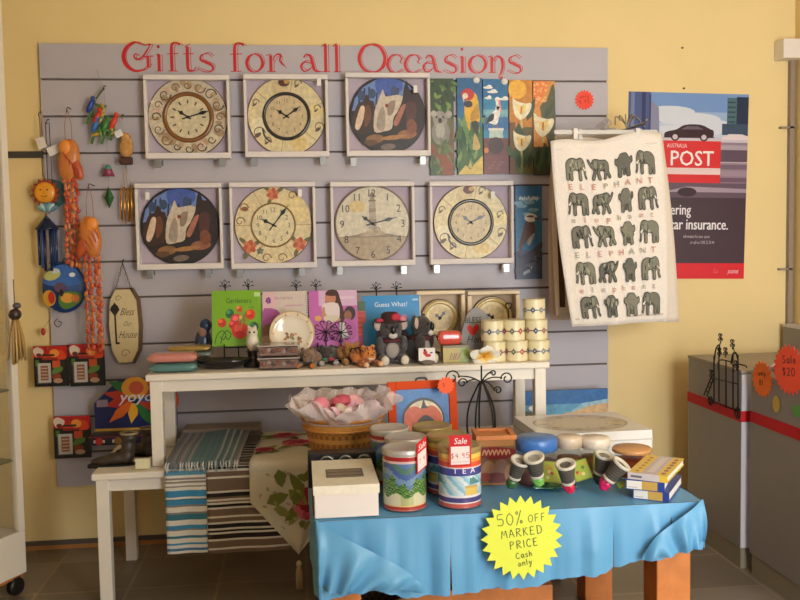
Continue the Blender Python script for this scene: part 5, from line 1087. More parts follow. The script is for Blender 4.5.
# frangipani flower
x = XP(485, 356, 3.20)
t = thing('silk_flower', 'white and yellow frangipani flower lying before the mugs', 'flower', (x, 3.205, UZ+.034), (R(35), 0, 0))
for k in range(5):
    a = 2*PI*k/5+.3; g = G()
    def pf(u, v, a=a):
        r_ = u*.062; s = math.sin(PI*min(1, u*1.02))**.6*.026*(1+.2*u); q = (v-.5)*2*s
        return Vector((r_*math.cos(a)-q*math.sin(a), -.010*math.sin(u*2.6)-.006*v, (r_*math.sin(a)+q*math.cos(a))*.8))
    g.grid(pf, 10, 6, lambda u, v: (240, 180, 60) if u < .3 else ((246, 214, 140) if u < .48 else (244, 238, 226))); g.build('petal', P_MATTE, t, solid=.0012)
G().ell((0, -.012, 0), (.007, .005, .007), (226, 150, 40), 10, 8).build('flower_centre', P_MATTE, t)
G().tube(cat([(0, .004, 0), (.01, .012, -.018), (.03, .012, -.03)], 4), .0025, (80, 110, 60), 6).build('stem', P_MATTE, t)

# ================================================================== CLOTHS AND THINGS ON THE LOW BENCH
def drape(name, label, x0, x1, yb, lift, zend, colfn, cat_, grp=None, nv=90, nu=24, pointed=None, m=None, wav=.003, xb=None):
    """cloth lying on the low bench from depth yb to the front edge, then hanging down to zend; v runs from the back"""
    yf = 3.125-.006-lift*.6; Lt = yb-yf; Ld = LZ-zend; L = Lt+Ld; rc = .012
    def fn(u, v):
        s = v*L; x = x0+(x1-x0)*u
        if xb: k = max(0, 1-s/Lt); x += k*(xb[0]*(1-u)+xb[1]*u)
        if s < Lt-rc: y, z = yb-s, LZ+lift+.002*math.sin(u*9+s*30)
        elif s < Lt+rc: a = (s-Lt+rc)/(2*rc)*PI/2; y, z = yf+rc-rc*math.sin(a), LZ+lift-rc+rc*math.cos(a)
        else:
            d = s-Lt; y, z = yf-.4*wav*d/Ld*0+wav*math.sin(u*2*PI*1.3+x*7)*min(1, d/.08)-.004, LZ+lift-d
        if pointed and s > Lt:
            d = (s-Lt)/Ld; c = x0+(x1-x0)*pointed[1]; k = 1 if d < pointed[0] else (1-d)/(1-pointed[0]); x = c+(x-c)*k
        return Vector((x, y, z))
    o0 = Vector(((x0+x1)/2, yf, LZ))
    cf = (lambda u, v: colfn(u, max(0, (v*L-Lt)/Ld)) if v*L > Lt else colfn(u, ((Lt-v*L)*2.4) % 1)) if callable(colfn) else colfn
    g = G().grid(lambda u, v: fn(u, v)-o0, nu, nv, cf)
    t = thing(name, label, cat_, o0, (0, 0, 0), grp); g.build('cloth', m or P_CLOTH, t, solid=.003)
    return t, fn, o0, Lt, Ld
def stripes_of(seq):
    tot = sum(w for w, c in seq)
    def f(u, v):
        s = v*tot
        for w, c in seq:
            if s < w: return c
            s -= w
        return seq[-1][1]
    return f
CRM, AQ, TEAL, GRY, BRN, BLK = (226, 220, 206), (62, 142, 184), (60, 120, 134), (140, 132, 124), (128, 106, 90), (44, 38, 38)
seqA = [(2, CRM), (8, (92, 150, 176)), (4, CRM), (3, GRY), (3, CRM), (3, GRY), (4, CRM), (3, GRY), (5, CRM), (11, AQ), (4, CRM), (2, TEAL), (8, AQ), (3, GRY), (9, CRM), (3, GRY), (10, TEAL), (9, CRM), (7, AQ), (2, GRY), (9, CRM), (4, TEAL), (8, CRM), (4, AQ), (5, CRM), (4, (70, 120, 160)), (5, CRM)]
seqB = [(2, BLK), (4, CRM), (7, BRN), (3, CRM), (18, BRN), (3, CRM), (6, BLK), (3, BRN), (3, CRM), (3, BRN), (3, CRM), (4, BLK), (3, CRM), (10, BRN), (3, CRM), (6, BRN), (3, CRM), (6, BLK), (3, CRM), (3, BLK), (3, CRM), (8, BLK), (3, CRM), (10, BRN), (3, CRM), (5, BRN)]
ya = 3.125
drape('striped_towel', 'turquoise and white striped towel hanging over the low bench front', XP(165.5, 500, 3.11), XP(206.5, 500, 3.11), 3.52, .006, at(185, 555, 3.11).z, stripes_of(seqA), 'towel', 'striped towels on the low bench', 300, 12)
drape('striped_towel', 'brown, black and cream striped towel hanging over the low bench front', XP(207, 500, 3.11), XP(291, 500, 3.11), 3.54, .005, at(245, 553, 3.11).z, stripes_of(seqB), 'towel', 'striped towels on the low bench', 300, 14)
# blue-grey throw with tassels lying on top
def throw_col(u, v):
    k = int(u*30)
    return [(128, 122, 124), (104, 116, 126), (150, 144, 140), (96, 116, 124), (98, 124, 128), (92, 118, 122), (100, 124, 130), (172, 168, 162)][[0, 1, 0, 2, 1, 0, 2, 0, 3, 2, 4, 5, 4, 5, 6, 4, 5, 4, 5, 4, 7, 5, 4, 7, 5, 4, 7, 1, 0, 2][k % 30]]
tx0, tx1 = XP(166, 470, 3.14), XP(240, 470, 3.14)
t = thing('tasselled_throw', 'folded blue-grey throw with a tasselled edge lying on the striped towels', 'throw', ((tx0+tx1)/2, 3.116, LZ+.012)); W = tx1-tx0
g = G().grid(lambda u, v: Vector(((u-.5)*W+.03*(1-v)*0+.02*v, v*.36, .020+.006*math.sin(u*7)*math.sin(v*5)+.03*v)), 60, 14, throw_col); g.grid(lambda u, v: Vector(((u-.5)*W, 0, .0+.020*v)), 60, 2, throw_col); g.build('cloth', P_CLOTH, t)
g = G(); rnd = random.Random(8)
for k in range(26):
    x = -W/2+W*(k+.5)/26; g.tube([(x, .002, .018), (x+rnd.uniform(-.003, .003), -.012, .010), (x+rnd.uniform(-.005, .005), -.016, -.012+rnd.uniform(-.004, .004))], [.0022, .0035, .0015], rnd.choice([(190, 192, 190), (130, 140, 146), (220, 216, 208)]), 5)
g.build('tassel_fringe', P_CLOTH, t)
# grey-brown blanket folded at the back
x0, x1 = XP(180, 437, 3.58), XP(262, 432, 3.58)
t = thing('folded_blanket', 'grey-brown blanket folded flat at the back of the low bench', 'blanket', ((x0+x1)/2, 3.57, LZ+.001))
for k in range(3): G().box((.004*k, 0, .011+.021*k), (x1-x0-.01*k, .12, .02), [(132, 116, 106), (122, 108, 100), (140, 124, 112)][k]).build('layer', P_CLOTH, t, bevel=.008)
# floral runner with its tassel
fx0, fx1 = XP(250, 500, 3.10), XP(346, 500, 3.10)
zpt = at(296, 561, 3.09).z
t, fn, o0, Lt, Ld = drape('table_runner', 'cream table runner printed with red roses, its pointed end hanging down', fx0, fx1, 3.60, .022, zpt, (222, 212, 186), 'table runner', None, 60, 24, (.42, .49), None, .004, (.03, .02))
L = Lt+Ld
p = Pic(lambda u, v, h: fn(u, v)-o0+(Vector((0, 0, h)) if v*L < Lt-.014 else Vector((0, -h, 0))), h0=.0032, dh=.00003)
rnd = random.Random(21)
asp = (fx1-fx0)/L
def rose(u, v, r, c=None):
    for k in range(4): a = rnd.uniform(0, 6.3); p.poly([(u+r*1.0*math.cos(a)+q*r*.9*math.cos(a)-w*r*.4*math.sin(a), v+(r*1.0*math.sin(a)+q*r*.9*math.sin(a)+w*r*.4*math.cos(a))*asp) for q, w in ((-.5, 0), (0, .8), (.7, .5), (1.2, 0), (.6, -.6), (0, -.8))], rnd.choice([(122, 126, 56), (150, 146, 78), (96, 104, 50)]))
    for k in range(9): a = 2*PI*k/9; p.ell2(u+r*.62*math.cos(a), v+r*.62*math.sin(a)*asp, r*.42, r*.36*asp, rnd.choice([(196, 70, 88), (176, 44, 62), (214, 110, 120)]), 10)
    for k in range(6): a = 2*PI*k/6+.4; p.ell2(u+r*.3*math.cos(a), v+r*.3*math.sin(a)*asp, r*.3, r*.24*asp, rnd.choice([(160, 36, 52), (206, 84, 100), (150, 30, 46)]), 10)
for u, v, r in ((.3, .10, .16), (.8, .06, .12), (.45, .27, .17), (.75, .35, .1), (.12, .39, .11)): rose(u, v, r)
v0 = Lt/L
for u, d, r in ((.70, .08, .10), (.62, .45, .19), (.35, .16, .03)): rose(u, v0+d*(1-v0), r)
def leafv(u, d, L_, w, ang, c):
    a = R(ang); v = v0+d*(1-v0); p.poly([(u+(q*L_*math.cos(a)-s*w*math.sin(a)), v+(q*L_*math.sin(a)+s*w*math.cos(a))*asp) for q, s in ((0, 0), (.3, .5), (.7, .4), (1, 0), (.7, -.4), (.3, -.5))], c)
for u, d, L_, w, a, c in ((.30, .08, .2, .12, 80, (122, 128, 58)), (.40, .30, .26, .14, 40, (140, 140, 66)), (.55, .28, .22, .12, 120, (116, 122, 52)), (.16, .44, .26, .13, -20, (128, 130, 60)), (.20, .50, .2, .12, 20, (150, 148, 80)), (.5, .66, .16, .08, 10, (130, 130, 66)), (.6, .72, .14, .08, -30, (150, 146, 84)), (.62, .2, .14, .08, 200, (120, 126, 60))): leafv(u, d, L_, w, a, c)
for k in range(16): leafv(rnd.uniform(.1, .6), rnd.uniform(.05, .75), .06, .03, rnd.uniform(0, 360), rnd.choice([(196, 170, 130), (206, 160, 140), (176, 168, 120)]))
p.build('rose_print', P_CLOTH, t)
xt = fn(.49, 1).x-o0.x; zt = zpt-o0.z
g = G().ell((xt, -.004, zt-.014), (.010, .010, .012), (206, 186, 150), 10, 8)
for k in range(14): a = 2*PI*k/14; g.tube([(xt+.005*math.cos(a), -.004+.005*math.sin(a), zt-.022), (xt+.010*math.cos(a), -.004+.010*math.sin(a), zt-.05), (xt+.011*math.cos(a), -.004+.011*math.sin(a), zt-.105)], .0022, (196, 172, 128), 5)
g.build('tassel', P_CLOTH, t)
# dark carved boots and a card on the left end of the bench
def boot(label, x, y, rz, s, col):
    t = thing('carved_boot', label, 'boot', (x, y, LZ), (0, 0, R(rz)), 'dark boots on the low bench'); t.scale = (s,)*3
    body('boot', [((-.06, 0, .02), (.06, .03, .02)), ((-.02, 0, .028), (.05, .032, .026)), ((.025, 0, .035), (.03, .03, .035)), ((.03, 0, .075), (.030, .028, .045)), ((.034, 0, .115), (.034, .030, .025)), ((-.108, 0, .017), (.022, .018, .012))], (0, 0, 0), t, .006, mat('dark_leather', (62, 50, 42), rough=.45, noise=.3, scale=30, bump=.4))
    G().prism(cat([(-.13, -.022), (-.05, -.034), (.03, -.032), (.06, 0), (.03, .032), (-.05, .034), (-.13, .022)], 4, True), .010, (32, 26, 24), (0, 0, .004), (1, 0, 0), (0, 1, 0)).build('sole', P_MATTE, t)
    G().tube(cat([(.034+.034*math.cos(a), .030*math.sin(a), .132) for a in [i*PI/5 for i in range(10)]], 2, True), .005, (150, 132, 104), 7).build('collar', P_MATTE, t)
boot('dark brown boot ornament at the left end of the low bench', XP(121, 460, 3.24), 3.25, 0, .86, 0)
boot('dark brown boot ornament between its twin and the shelf leg', XP(141, 455, 3.36), 3.38, -12, .80, 0)
t = tag(G().box((0, .004, .020), (.05, .0015, .036), (222, 212, 176), (R(-20), 0, 0)).box((0, .02, .016), (.05, .0015, .036), (206, 196, 164), (R(25), 0, 0)).build('price_card', P_MATTE), 'small cream folded card before the boots', 'card'); t.location = (XP(143, 466, 3.17), 3.16, LZ)
# long beach painting leaning against the slatwall on the bench
yb_ = 3.70; a, b = at(519, 410, yb_), at(607, 410, yb_); zt = at(560, 390, yb_).z; zb = at(560, 426, yb_).z
t = thing('beach_painting', 'long narrow seaside painting behind the shelf legs, with blue sky and sand', 'painting', ((a.x+b.x)/2, yb_, zb)); W, H = b.x-a.x, zt-zb
p = UPic(W, H, -.009)
p.rect(0, 0, 1, 1, (96, 160, 196)); p.rect(0, .62, 1, 1, (48, 108, 170)); p.poly([(.3, 0), (1, 0), (1, .7), (.8, .62), (.6, .42), (.35, .25)], (214, 174, 124)); p.poly([(.55, .35), (.8, .55), (1, .62), (1, .72), (.7, .62)], (150, 190, 206)); p.poly([(0, 0), (.3, 0), (.35, .22), (.2, .4), (0, .5)], (92, 92, 66)); p.poly([(.3, .0), (.45, .0), (.42, .25), (.36, .12)], (104, 120, 80))
for k in range(12): p.leaf(.02+.025*k, .0, .09, .02, 60+8*(k % 7), [(70, 80, 54), (120, 110, 76), (60, 60, 50)][k % 3])
p.poly([(.10, .55), (.17, .65), (.20, .8), (.235, .8), (.22, .55), (.15, .45)], (240, 236, 226), 3); p.ell2(.22, .82, .02, .06, (240, 236, 228)); p.poly([(.225, .8), (.25, .62), (.235, .62)], (220, 150, 110))
g = G().box((0, 0, H/2), (W, .018, H), (60, 90, 120)); g.add(p.v, p.f, p.c); g.build('canvas', P_FOLK, t)
G().box((0, .0, -(zb-LZ)/2), (.3, .03, zb-LZ-.002), (150, 130, 110)).build('stand', P_MATTE, t)

# ================================================================== FRONT TABLE
TZ, TX0, TX1, TY0, TY1 = .55, .024, 1.080, 2.255, 3.02
def TP(px, py, z=TZ): return atz(px, py, z)
t = thing('display_table', 'low wooden table under the blue cloth in the foreground', 'table', ((TX0+TX1)/2, (TY0+TY1)/2, 0))
W, D = TX1-TX0, TY1-TY0
G().box((0, 0, TZ-.020), (W-.02, D-.02, .030)).build('tabletop', PINE, t, bevel=.004)
g = G()
for s in (-1, 1): g.box((0, s*(D/2-.075), TZ-.08), (W-.25, .022, .09)); g.box((s*(W/2-.075), 0, TZ-.08), (.022, D-.25, .09))
g.build('apron', PINE, t)
for sx in (-1, 1):
    for sy in (-1, 1): G().box((sx*(W/2-.070), sy*(D/2-.075), (TZ-.035)/2), (.098, .098, TZ-.035)).build('leg', PINE, t, bevel=.004)
# thin blue plastic cloth
BLUE = mat('blue_plastic_sheet', (98, 160, 204), rough=.4, noise=.03, scale=8, spec=.4)
t = thing('tablecloth', 'thin blue plastic cloth over the front table, bunched at both corners', 'tablecloth', ((TX0+TX1)/2, TY0, TZ)); o0 = Vector(((TX0+TX1)/2, TY0, TZ))
def T_(x, y, z): return Vector((x, y, z))-o0
G().grid(lambda u, v: T_(TX0+(TX1-TX0)*u, TY0+(TY1-TY0)*v, TZ+.0012+.0012*math.sin(u*31+v*9)*math.sin(v*23)), 50, 36, (90, 160, 200)).build('top_sheet', BLUE, t)
# skirt: runs down the left side, along the front and back along the right side
per = []
for k in range(24): per.append((TX0, TY1-(TY1-TY0-.02)*k/24, -1, 0))
for k in range(7): a = PI/2*k/6; per.append((TX0+.02-.02*math.cos(a), TY0+.02-.02*math.sin(a), -math.cos(a), -math.sin(a)))
for k in range(1, 70): per.append((TX0+.02+(TX1-TX0-.04)*k/70, TY0, 0, -1))
for k in range(7): a = PI/2*k/6; per.append((TX1-.02+.02*math.sin(a), TY0+.02-.02*math.cos(a), math.sin(a), -math.cos(a)))
for k in range(1, 25): per.append((TX1, TY0+.02+(TY1-TY0-.02)*k/24, 1, 0))
NP = len(per)-1
hem_pts = [(0, .17), (.16, .18), (.21, .20), (.24, .205), (.30, .185), (.35, .215), (.5, .205), (.6, .185), (.70, .150), (.75, .135), (.80, .13), (.84, .14), (1, .16)]
def hem(q):
    for (a, b), (c, d) in zip(hem_pts, hem_pts[1:]):
        if q <= c: s = (q-a)/(c-a); return b+(d-b)*(s*s*(3-2*s))
    return hem_pts[-1][1]
def skirt(i, v):
    x, y, nx, ny = per[i]; q = i/NP; hh = hem(q)
    fold = .010*math.sin(q*64)+.007*math.sin(q*143+1)+.004*math.sin(q*260)
    d = .003+(.009+fold*.8)*min(1, v*1.6)*(1 if v > .05 else v*20)*(.45 if abs(nx) > .5 else 1)
    return T_(x+nx*d, y+ny*d, TZ+.001-hh*v-.002*math.sin(q*300)*v)
slits = {int(NP*.41): (.0030, .45), int(NP*.652): (.0016, .3), int(NP*.735): (.011, .22)}     # tears in the sheet: half width, where they start
g = G(); NVS = 18; starts = [0]+sorted(slits)+[NP]
for i0, i1 in zip(starts, starts[1:]):
    vs = []; fs = []
    for i in range(i0, i1+1):
        for j in range(NVS+1):
            p = skirt(i, j/NVS); v = j/NVS
            for q, sg in ((i0, 1), (i1, -1)):
                if i == q and q in slits: w, st = slits[q]; p.x += sg*w*max(0, (v-st)/(1-st))**.7*(1 if w < .005 else max(.25, 1-abs(v-.62)*2))
            vs.append(p)
    n = i1-i0
    fs = [(i*(NVS+1)+j, i*(NVS+1)+j+1, (i+1)*(NVS+1)+j+1, (i+1)*(NVS+1)+j) for i in range(n) for j in range(NVS)]
    g.add(vs, fs, (90, 160, 200), True)
g.build('skirt', BLUE, t)
# the two bunched corners: doubled folds that hang forward
def fold_sheet(pts_top, pts_bot, amp, waves, ph):
    a, b = cat(pts_top, 8), cat(pts_bot, 8); n = len(a)-1
    def f(u, v):
        i = min(n-1, int(u*n)); s = u*n-i; p = Vector(a[i]).lerp(Vector(a[i+1]), s); q = Vector(b[i]).lerp(Vector(b[i+1]), s); r_ = p.lerp(q, v)
        return r_+Vector((0, -amp*math.sin(PI*min(1, v*1.0))*(.5+.5*math.sin(waves*u*2*PI+ph))-amp*.5*v*(1+math.sin(waves*1.7*u*2*PI+ph*2)), 0))
    return f
yf = TY0-.034
A = lambda px, py, y=yf: tuple(at(px, py, y)-o0)
G().grid(fold_sheet([A(316, 520, TY0-.012), A(345, 538), A(380, 556), A(408, 572), A(424, 588)], [A(318, 582, yf+.02), A(332, 592), A(352, 592), A(385, 590), A(424, 590)], .020, 3.2, .4), 48, 16, (90, 160, 200)).build('fold', BLUE, t)
G().grid(fold_sheet([A(703, 499, TY0-.012), A(690, 511), A(672, 524), A(655, 538), A(643, 556)], [A(702, 540, yf+.02), A(694, 548), A(680, 552), A(660, 557), A(642, 560)], .020, 2.6, 1.2), 44, 16, (90, 160, 200)).build('fold', BLUE, t)

# ---- yellow sale star pinned to the cloth
p0 = at(522, 537.5, TY0-.036); r_ = 43.5*(TY0-.03)/FPX
star('large yellow star card reading 50% OFF MARKED PRICE on the blue cloth', p0, r_, 24, (214, 222, 62), (R(-7), 0, 0),
     [('50%', -.030, .034, .030, .0022, 4), ('OFF', .042, .040, .020, .0019, 4), ('MARKED', .0, .004, .022, .0019, 5), ('PRICE', .005, -.026, .021, .0019, 6), ('Cash', .004, -.052, .016, .0017, 8), ('only', .006, -.072, .016, .0017, 8)], ratio=.83, ink=(70, 76, 24))
# ---- white gift box
a, b = TP(315, 521), TP(380, 521); W = b.x-a.x; y0 = 2.262
t = thing('gift_box', 'white card gift box with a small grey picture on its lid', 'gift box', ((a.x+b.x)/2, y0, TZ+.004))
G().box((0, .14, .036), (W, .27, .072)).build('base', CARD, t, bevel=.002); 
pc = Pic(O=(0, .0, .0868), U=(1, 0, 0), V=(0, 1, 0), h0=.0004); pc.rect(-.05, .08, .052, .17, (120, 106, 94))
for k in range(7): pc.rect(-.045, .088+.011*k, .047, .092+.011*k, [(150, 134, 120), (104, 92, 82), (170, 156, 140)][k % 3])
g = G().box((0, .14, .0745), (W+.006, .276, .024), (234, 226, 210)); g.add(pc.v, pc.f, pc.c); g.build('lid', P_MATTE, t, bevel=.0)
# ---- black case with silver rings
y0 = 2.56
xa, xb = XP(308, 470, y0), XP(376, 470, y0); zt = at(345, 453, y0).z-TZ-.003
t = thing('black_gift_set', 'black case with three silver rings standing behind the white gift box', 'gift set', ((xa+xb)/2, y0, TZ+.003))
G().box((0, .03, zt/2), (xb-xa, .06, zt), (24, 22, 24)).build('case', P_GLOSS, t, bevel=.003)
for x in (-.045, .010, .066):
    G().lathe([(.017, 0), (.022, .004), (.024, .009), (.021, .012), (.017, .008)], (200, 196, 190), 26, (x, 0, zt-.027), 'y').build('silver_ring', STEEL, t)
# ---- tins
TR, TH = .0585, .165
def tin(label, px, py, kind, order, lidpy=None):
    """py: lowest visible edge if on view, else the middle of the lid"""
    if lidpy: q = atz(px, lidpy, TZ+.0045+TH); x, y = q.x, q.y
    else: q = TP(px, py); x, y = q.x, q.y+TR
    t = thing('tin', label, 'tin', (x, y, TZ+.0045), (0, 0, 0), 'printed tins on the front table')
    rnd = random.Random(order)
    def green(u, v):
        if v < .07: return (168, 60, 50)
        if v < .10: return (226, 190, 120)
        if v > .90: return (168, 40, 44)
        if v > .87: return (214, 180, 180)
        w = (u*4) % 1
        if v < .27+.05*math.sin(u*40): return (206, 200, 170) if abs(w-.5) < .33 else (176, 178, 130)
        if v < .52+.10*math.sin(u*23)+.06*math.sin(u*71): return [(60, 104, 52), (86, 132, 64), (44, 84, 48), (120, 150, 84)][int((u*61+v*37+math.sin(u*90)*2) % 4)]
        return [(90, 118, 170), (110, 140, 176), (74, 100, 156), (84, 120, 110)][int((v*9+math.sin(u*19)) % 4)]
    def tropic(u, v):
        if v < .06: return (196, 90, 86)
        if v < .10: return (226, 214, 214)
        if v < .19: return (76, 72, 130)
        if v < .22: return (220, 216, 224)
        if v > .92: return (236, 200, 90)
        if v > .84: return (240, 150, 60)
        if v > .76: return (226, 90, 60)
        if v > .72: return (222, 200, 210)
        if v > .58: return (72, 74, 146)
        w = (u*3) % 1
        if .30 < w < .62 and v < .42: return (216, 186, 100) if v < .36 else (200, 160, 90)
        if v > .44 and abs(w-.6) < .22 and v < .50+.06*math.sin(u*40): return (80, 136, 140)
        return [(176, 206, 220), (206, 220, 226), (140, 186, 210)][int((u*27+v*11) % 3)]
    lab = green if kind == 'green' else tropic
    g = G().grid(lambda u, v: Vector((TR*math.cos(2*PI*u), TR*math.sin(2*PI*u), .004+v*(TH-.02))), 84, 44, lab)
    g.lathe([(0, 0), (TR-.004, 0), (TR+.001, .002), (TR+.001, .005), (TR, .006)], (170, 90, 80), 44)
    if kind != 'green':
        p = Pic(lambda u, v, h: Vector(((TR+h)*math.cos(u), (TR+h)*math.sin(u), v)), h0=.0004)
        for k, ch in enumerate('TEA'):
            vs, fs = textmesh(ch)
            for base in (-1.95, .15): p.text(ch, base+.42*k, .097, .015, (232, 226, 236), wide=19)
        g.add(p.v, p.f, p.c)
    g.build('body', P_SHINY, t)
    c = (196, 190, 186) if kind == 'green' else (170, 150, 96)
    G().lathe([(TR, TH-.018), (TR+.0015, TH-.016), (TR+.0015, TH-.002), (TR-.001, TH), (TR-.006, TH-.002), (TR-.010, TH-.004), (0, TH-.003)], c, 44).build('lid', mat('lid_metal', rough=.3, metal=.35), t)
    return t
t1 = tin('green garden-print tin at the front left, with a red sale tag', 407.5, 514, 'green', 1)
t2 = tin('blue and orange striped tin reading TEA at the front right, with a red sale tag', 464, 511, 'tropic', 2)
def behind(t, label, dx, dy): 
    r = dup(t, (t.location.x+dx, t.location.y+dy, t.location.z), label); r.rotation_euler = (0, 0, R(37)); return r
behind(t1, 'silver-lidded tin in the middle of the left row of tins', .020, .128)
behind(t1, 'silver-lidded tin at the back of the left row of tins', -.012, .26)
behind(t2, 'brown-lidded tin in the middle of the right row of tins', -.012, .128)
behind(t2, 'brown-lidded tin at the back of the right row of tins', -.036, .262)
def sale_tag(tn, dx, z0, w, h, ang, price, lean):
    """red card standing on the rim of the tin"""
    a = R(ang); ox, oy = (TR+.003)*math.sin(a), -(TR+.003)*math.cos(a); U = Vector((math.cos(a), math.sin(a), lean)).normalized(); V = Vector((0, 0, 1))
    p = Pic(O=(ox, oy, z0), U=U, V=V, h0=.0006); g = G().prism([(-w/2, 0), (w/2, 0), (w/2, h), (-w/2, h)], .0012, (206, 40, 50), (ox, oy, z0), U, V)
    p.rect(-w/2+.004, .005, w/2-.004, h*.64, (236, 222, 222)); p.text('Sale', 0, h*.72, h*.2, (246, 230, 230), wide=.95, shear=.2); p.text('Sale', .0006, h*.72, h*.2, (246, 230, 230), wide=.95, shear=.2); p.hand(price, 0, h*.26, h*.17, .0016, (206, 70, 80)); p.line([(-w*.36, h*.14), (w*.36, h*.15)], .001, (220, 150, 150))
    g.add(p.v, p.f, p.c); g.build('sale_tag', P_GLOSS, tn)['label'] = 'red and white sale tag'
sale_tag(t1, 0, .108, .046, .082, 44, '$7.95', .35); sale_tag(t2, 0, .118, .058, .084, -8, '$4.95', .04)
# ---- wooden box
y0 = TP(495, 486).y; xa, xb = XP(477, 470, y0), XP(516, 470, y0); W = xb-xa; H = at(495, 440, y0).z-TZ-.003; 
t = thing('wooden_box', 'orange-brown wooden box with a maroon label behind the tea tin', 'box', ((xa+xb)/2, y0, TZ+.003), (0, 0, R(-4)))
p = UPic(W, H, 0); p.rect(.04, .04, .96, .86, (112, 84, 54)); p.poly([(.05, .84), (.95, .8), (.9, .62), (.5, .56), (.1, .62)], (126, 30, 34), 2); p.text('Almonds', .46, .68, .1, (214, 160, 120), wide=.62, shear=.25) if False else [p.line([(.14+.1*k, .66), (.2+.1*k, .78), (.24+.1*k, .68)], .03, (206, 150, 110), 3) for k in range(7)]
for x, y, a, b, c in ((.3, .3, .2, .24, (166, 118, 90)), (.62, .34, .2, .24, (140, 102, 84)), (.5, .16, .3, .12, (110, 48, 44)), (.82, .25, .12, .2, (176, 130, 96)), (.2, .18, .14, .1, (150, 60, 50))): p.ell2(x, y, a, b, c, 14)
g = G().box((0, .05, H/2), (W, .1, H), (168, 112, 60)); g.add(p.v, p.f, p.c); g.build('body', P_GLOSS, t)
g = G()
for s in (-1, 1): g.box((s*(W/2-.006), .05, H+.007), (.016, .112, .014), (190, 124, 62)); g.box((0, .05+s*.05, H+.007), (W-.02, .014, .014), (190, 124, 62))
g.box((0, .05, H+.004), (W-.02, .09, .006), (176, 118, 66)); g.build('lid', PINE, t, bevel=.002)
# ---- basket with cellophane
bx, by = XP(343, 430, 2.84), 2.84; z0 = TZ+.003; k = by/FPX; RT, RB, BH = 41*k, 27*k, at(343, 421, by-.1).z-TZ-.003
t = thing('gift_basket', 'round wicker basket wrapped in crumpled white and pink cellophane', 'basket', (bx, by, z0))
def wick(u, v):
    i, j = int(u*72), int(v*11); return [(186, 124, 52), (150, 92, 36), (206, 146, 70)][(i+j) % 2 if j % 3 else 2]
def wfn(u, v):
    r_ = RB+(RT-RB)*v**.8+.0025*math.sin(u*2*PI*36+PI*int(v*11)); return Vector((r_*math.cos(2*PI*u), r_*math.sin(2*PI*u), BH*v))
g = G().grid(wfn, 72, 22, wick); g.lathe([(0, .002), (RB, .002)], (150, 96, 44), 30); g.tube([(RT*math.cos(a), RT*math.sin(a), BH) for a in [2*PI*i/40 for i in range(41)]], .007, (176, 112, 48), 8, False); g.tube([((RT-.004)*math.cos(a), (RT-.004)*math.sin(a), BH*.80) for a in [2*PI*i/40 for i in range(41)]], .005, (196, 134, 64), 8, False); g.build('wicker', mat('wicker', rough=.55, bump=.3, noise=.1, scale=90), t)
rnd = random.Random(14)
def cell(name, col, m, seed, base, hmin, hmax, flare):
    rr = random.Random(seed); tip = [rr.uniform(hmin, hmax) for _ in range(18)]
    def f(u, v):
        a = 2*PI*u; q = u*18; i = int(q) % 18; s = q-int(q); h = tip[i]*(1-s)+tip[(i+1) % 18]*s
        r_ = RT*base+flare*v**1.3*(1+.35*math.sin(a*7+seed))+.010*math.sin(a*17+v*6+seed)*v; return Vector((r_*math.cos(a), r_*math.sin(a), BH-.012+h*v+.008*math.sin(a*11+seed)*v))
    G().grid(f, 108, 12, col, False).build(name, m, t)
CELL = mat('cellophane', (240, 226, 224), rough=.15, alpha=.55, spec=.8); TIS = mat('pink_tissue', (236, 190, 200), rough=.8, noise=.1, scale=20)
cell('cellophane', (240, 230, 228), CELL, 1, 1.0, .035, .10, .045); cell('cellophane', (240, 230, 228), CELL, 5, .92, .03, .085, .02); cell('pink_tissue', (236, 190, 200), TIS, 3, .85, .02, .075, .0)
for k in range(9):
    a = rnd.uniform(0, 6.3); q = rnd.uniform(0, .085); g = G().ell((q*math.cos(a), q*math.sin(a), BH+.012+rnd.uniform(0, .035)), (.03, .028, .018), rnd.choice([(226, 130, 150), (236, 176, 186), (206, 90, 110), (232, 214, 200)]), 12, 8, (rnd.random(), rnd.random(), 0)); g.build('wrapped_sweet', P_GLOSS, t)
# ---- orange framed painting
y0 = 2.99; a, b = at(388, 400, y0), at(458, 400, y0); zt = at(424, 382, y0).z-TZ-.002; W = b.x-a.x; H = zt/math.cos(R(9))
t = thing('framed_painting', 'orange-framed painting of a red moonlit hill leaning behind the tins', 'painting', ((a.x+b.x)/2, y0-.03, TZ+.006), (R(-7), 0, R(6)))
fw = .028; g = G()
for s in (-1, 1): g.box((s*(W/2-fw/2), .008, H/2), (fw, .018, H), (214, 74, 24)); g.box((0, .008, H/2+s*(H/2-fw/2)), (W-2*fw, .018, fw), (214, 74, 24))
g.build('frame', mat('orange_lacquer', (214, 74, 20), rough=.7, spec=.25), t, bevel=.002)
p = UPic(W-2*fw, H-2*fw, .006); k = (W-2*fw)/(H-2*fw); p.rect(0, 0, 1, 1, (44, 110, 176)); p.ell2(.5, .42, .40, .40*k, (30, 30, 40), 36); p.ell2(.51, .41, .36, .36*k, (226, 206, 170), 36)
p.poly([(.14, .45), (.2, .62), (.34, .68), (.5, .62), (.66, .68), (.80, .58), (.86, .42), (.8, .2), (.2, .2)], (206, 90, 42), 4); p.poly([(.46, .62), (.52, .82), (.56, .68), (.62, .64)], (50, 36, 34)); p.poly([(.3, .2), (.5, .5), (.7, .4), (.75, .15)], (60, 40, 36), 3); p.rect(0, 0, 1, .22, (150, 62, 36))
g = G().box((0, .012, H/2), (W-2*fw+.004, .006, H-2*fw+.004), (44, 44, 50)); g.v = g.v; g.build('backing', P_MATTE, t); 
p.v = [(x, y, z+fw) for x, y, z in p.v]; p.build('picture', P_FOLK, t)
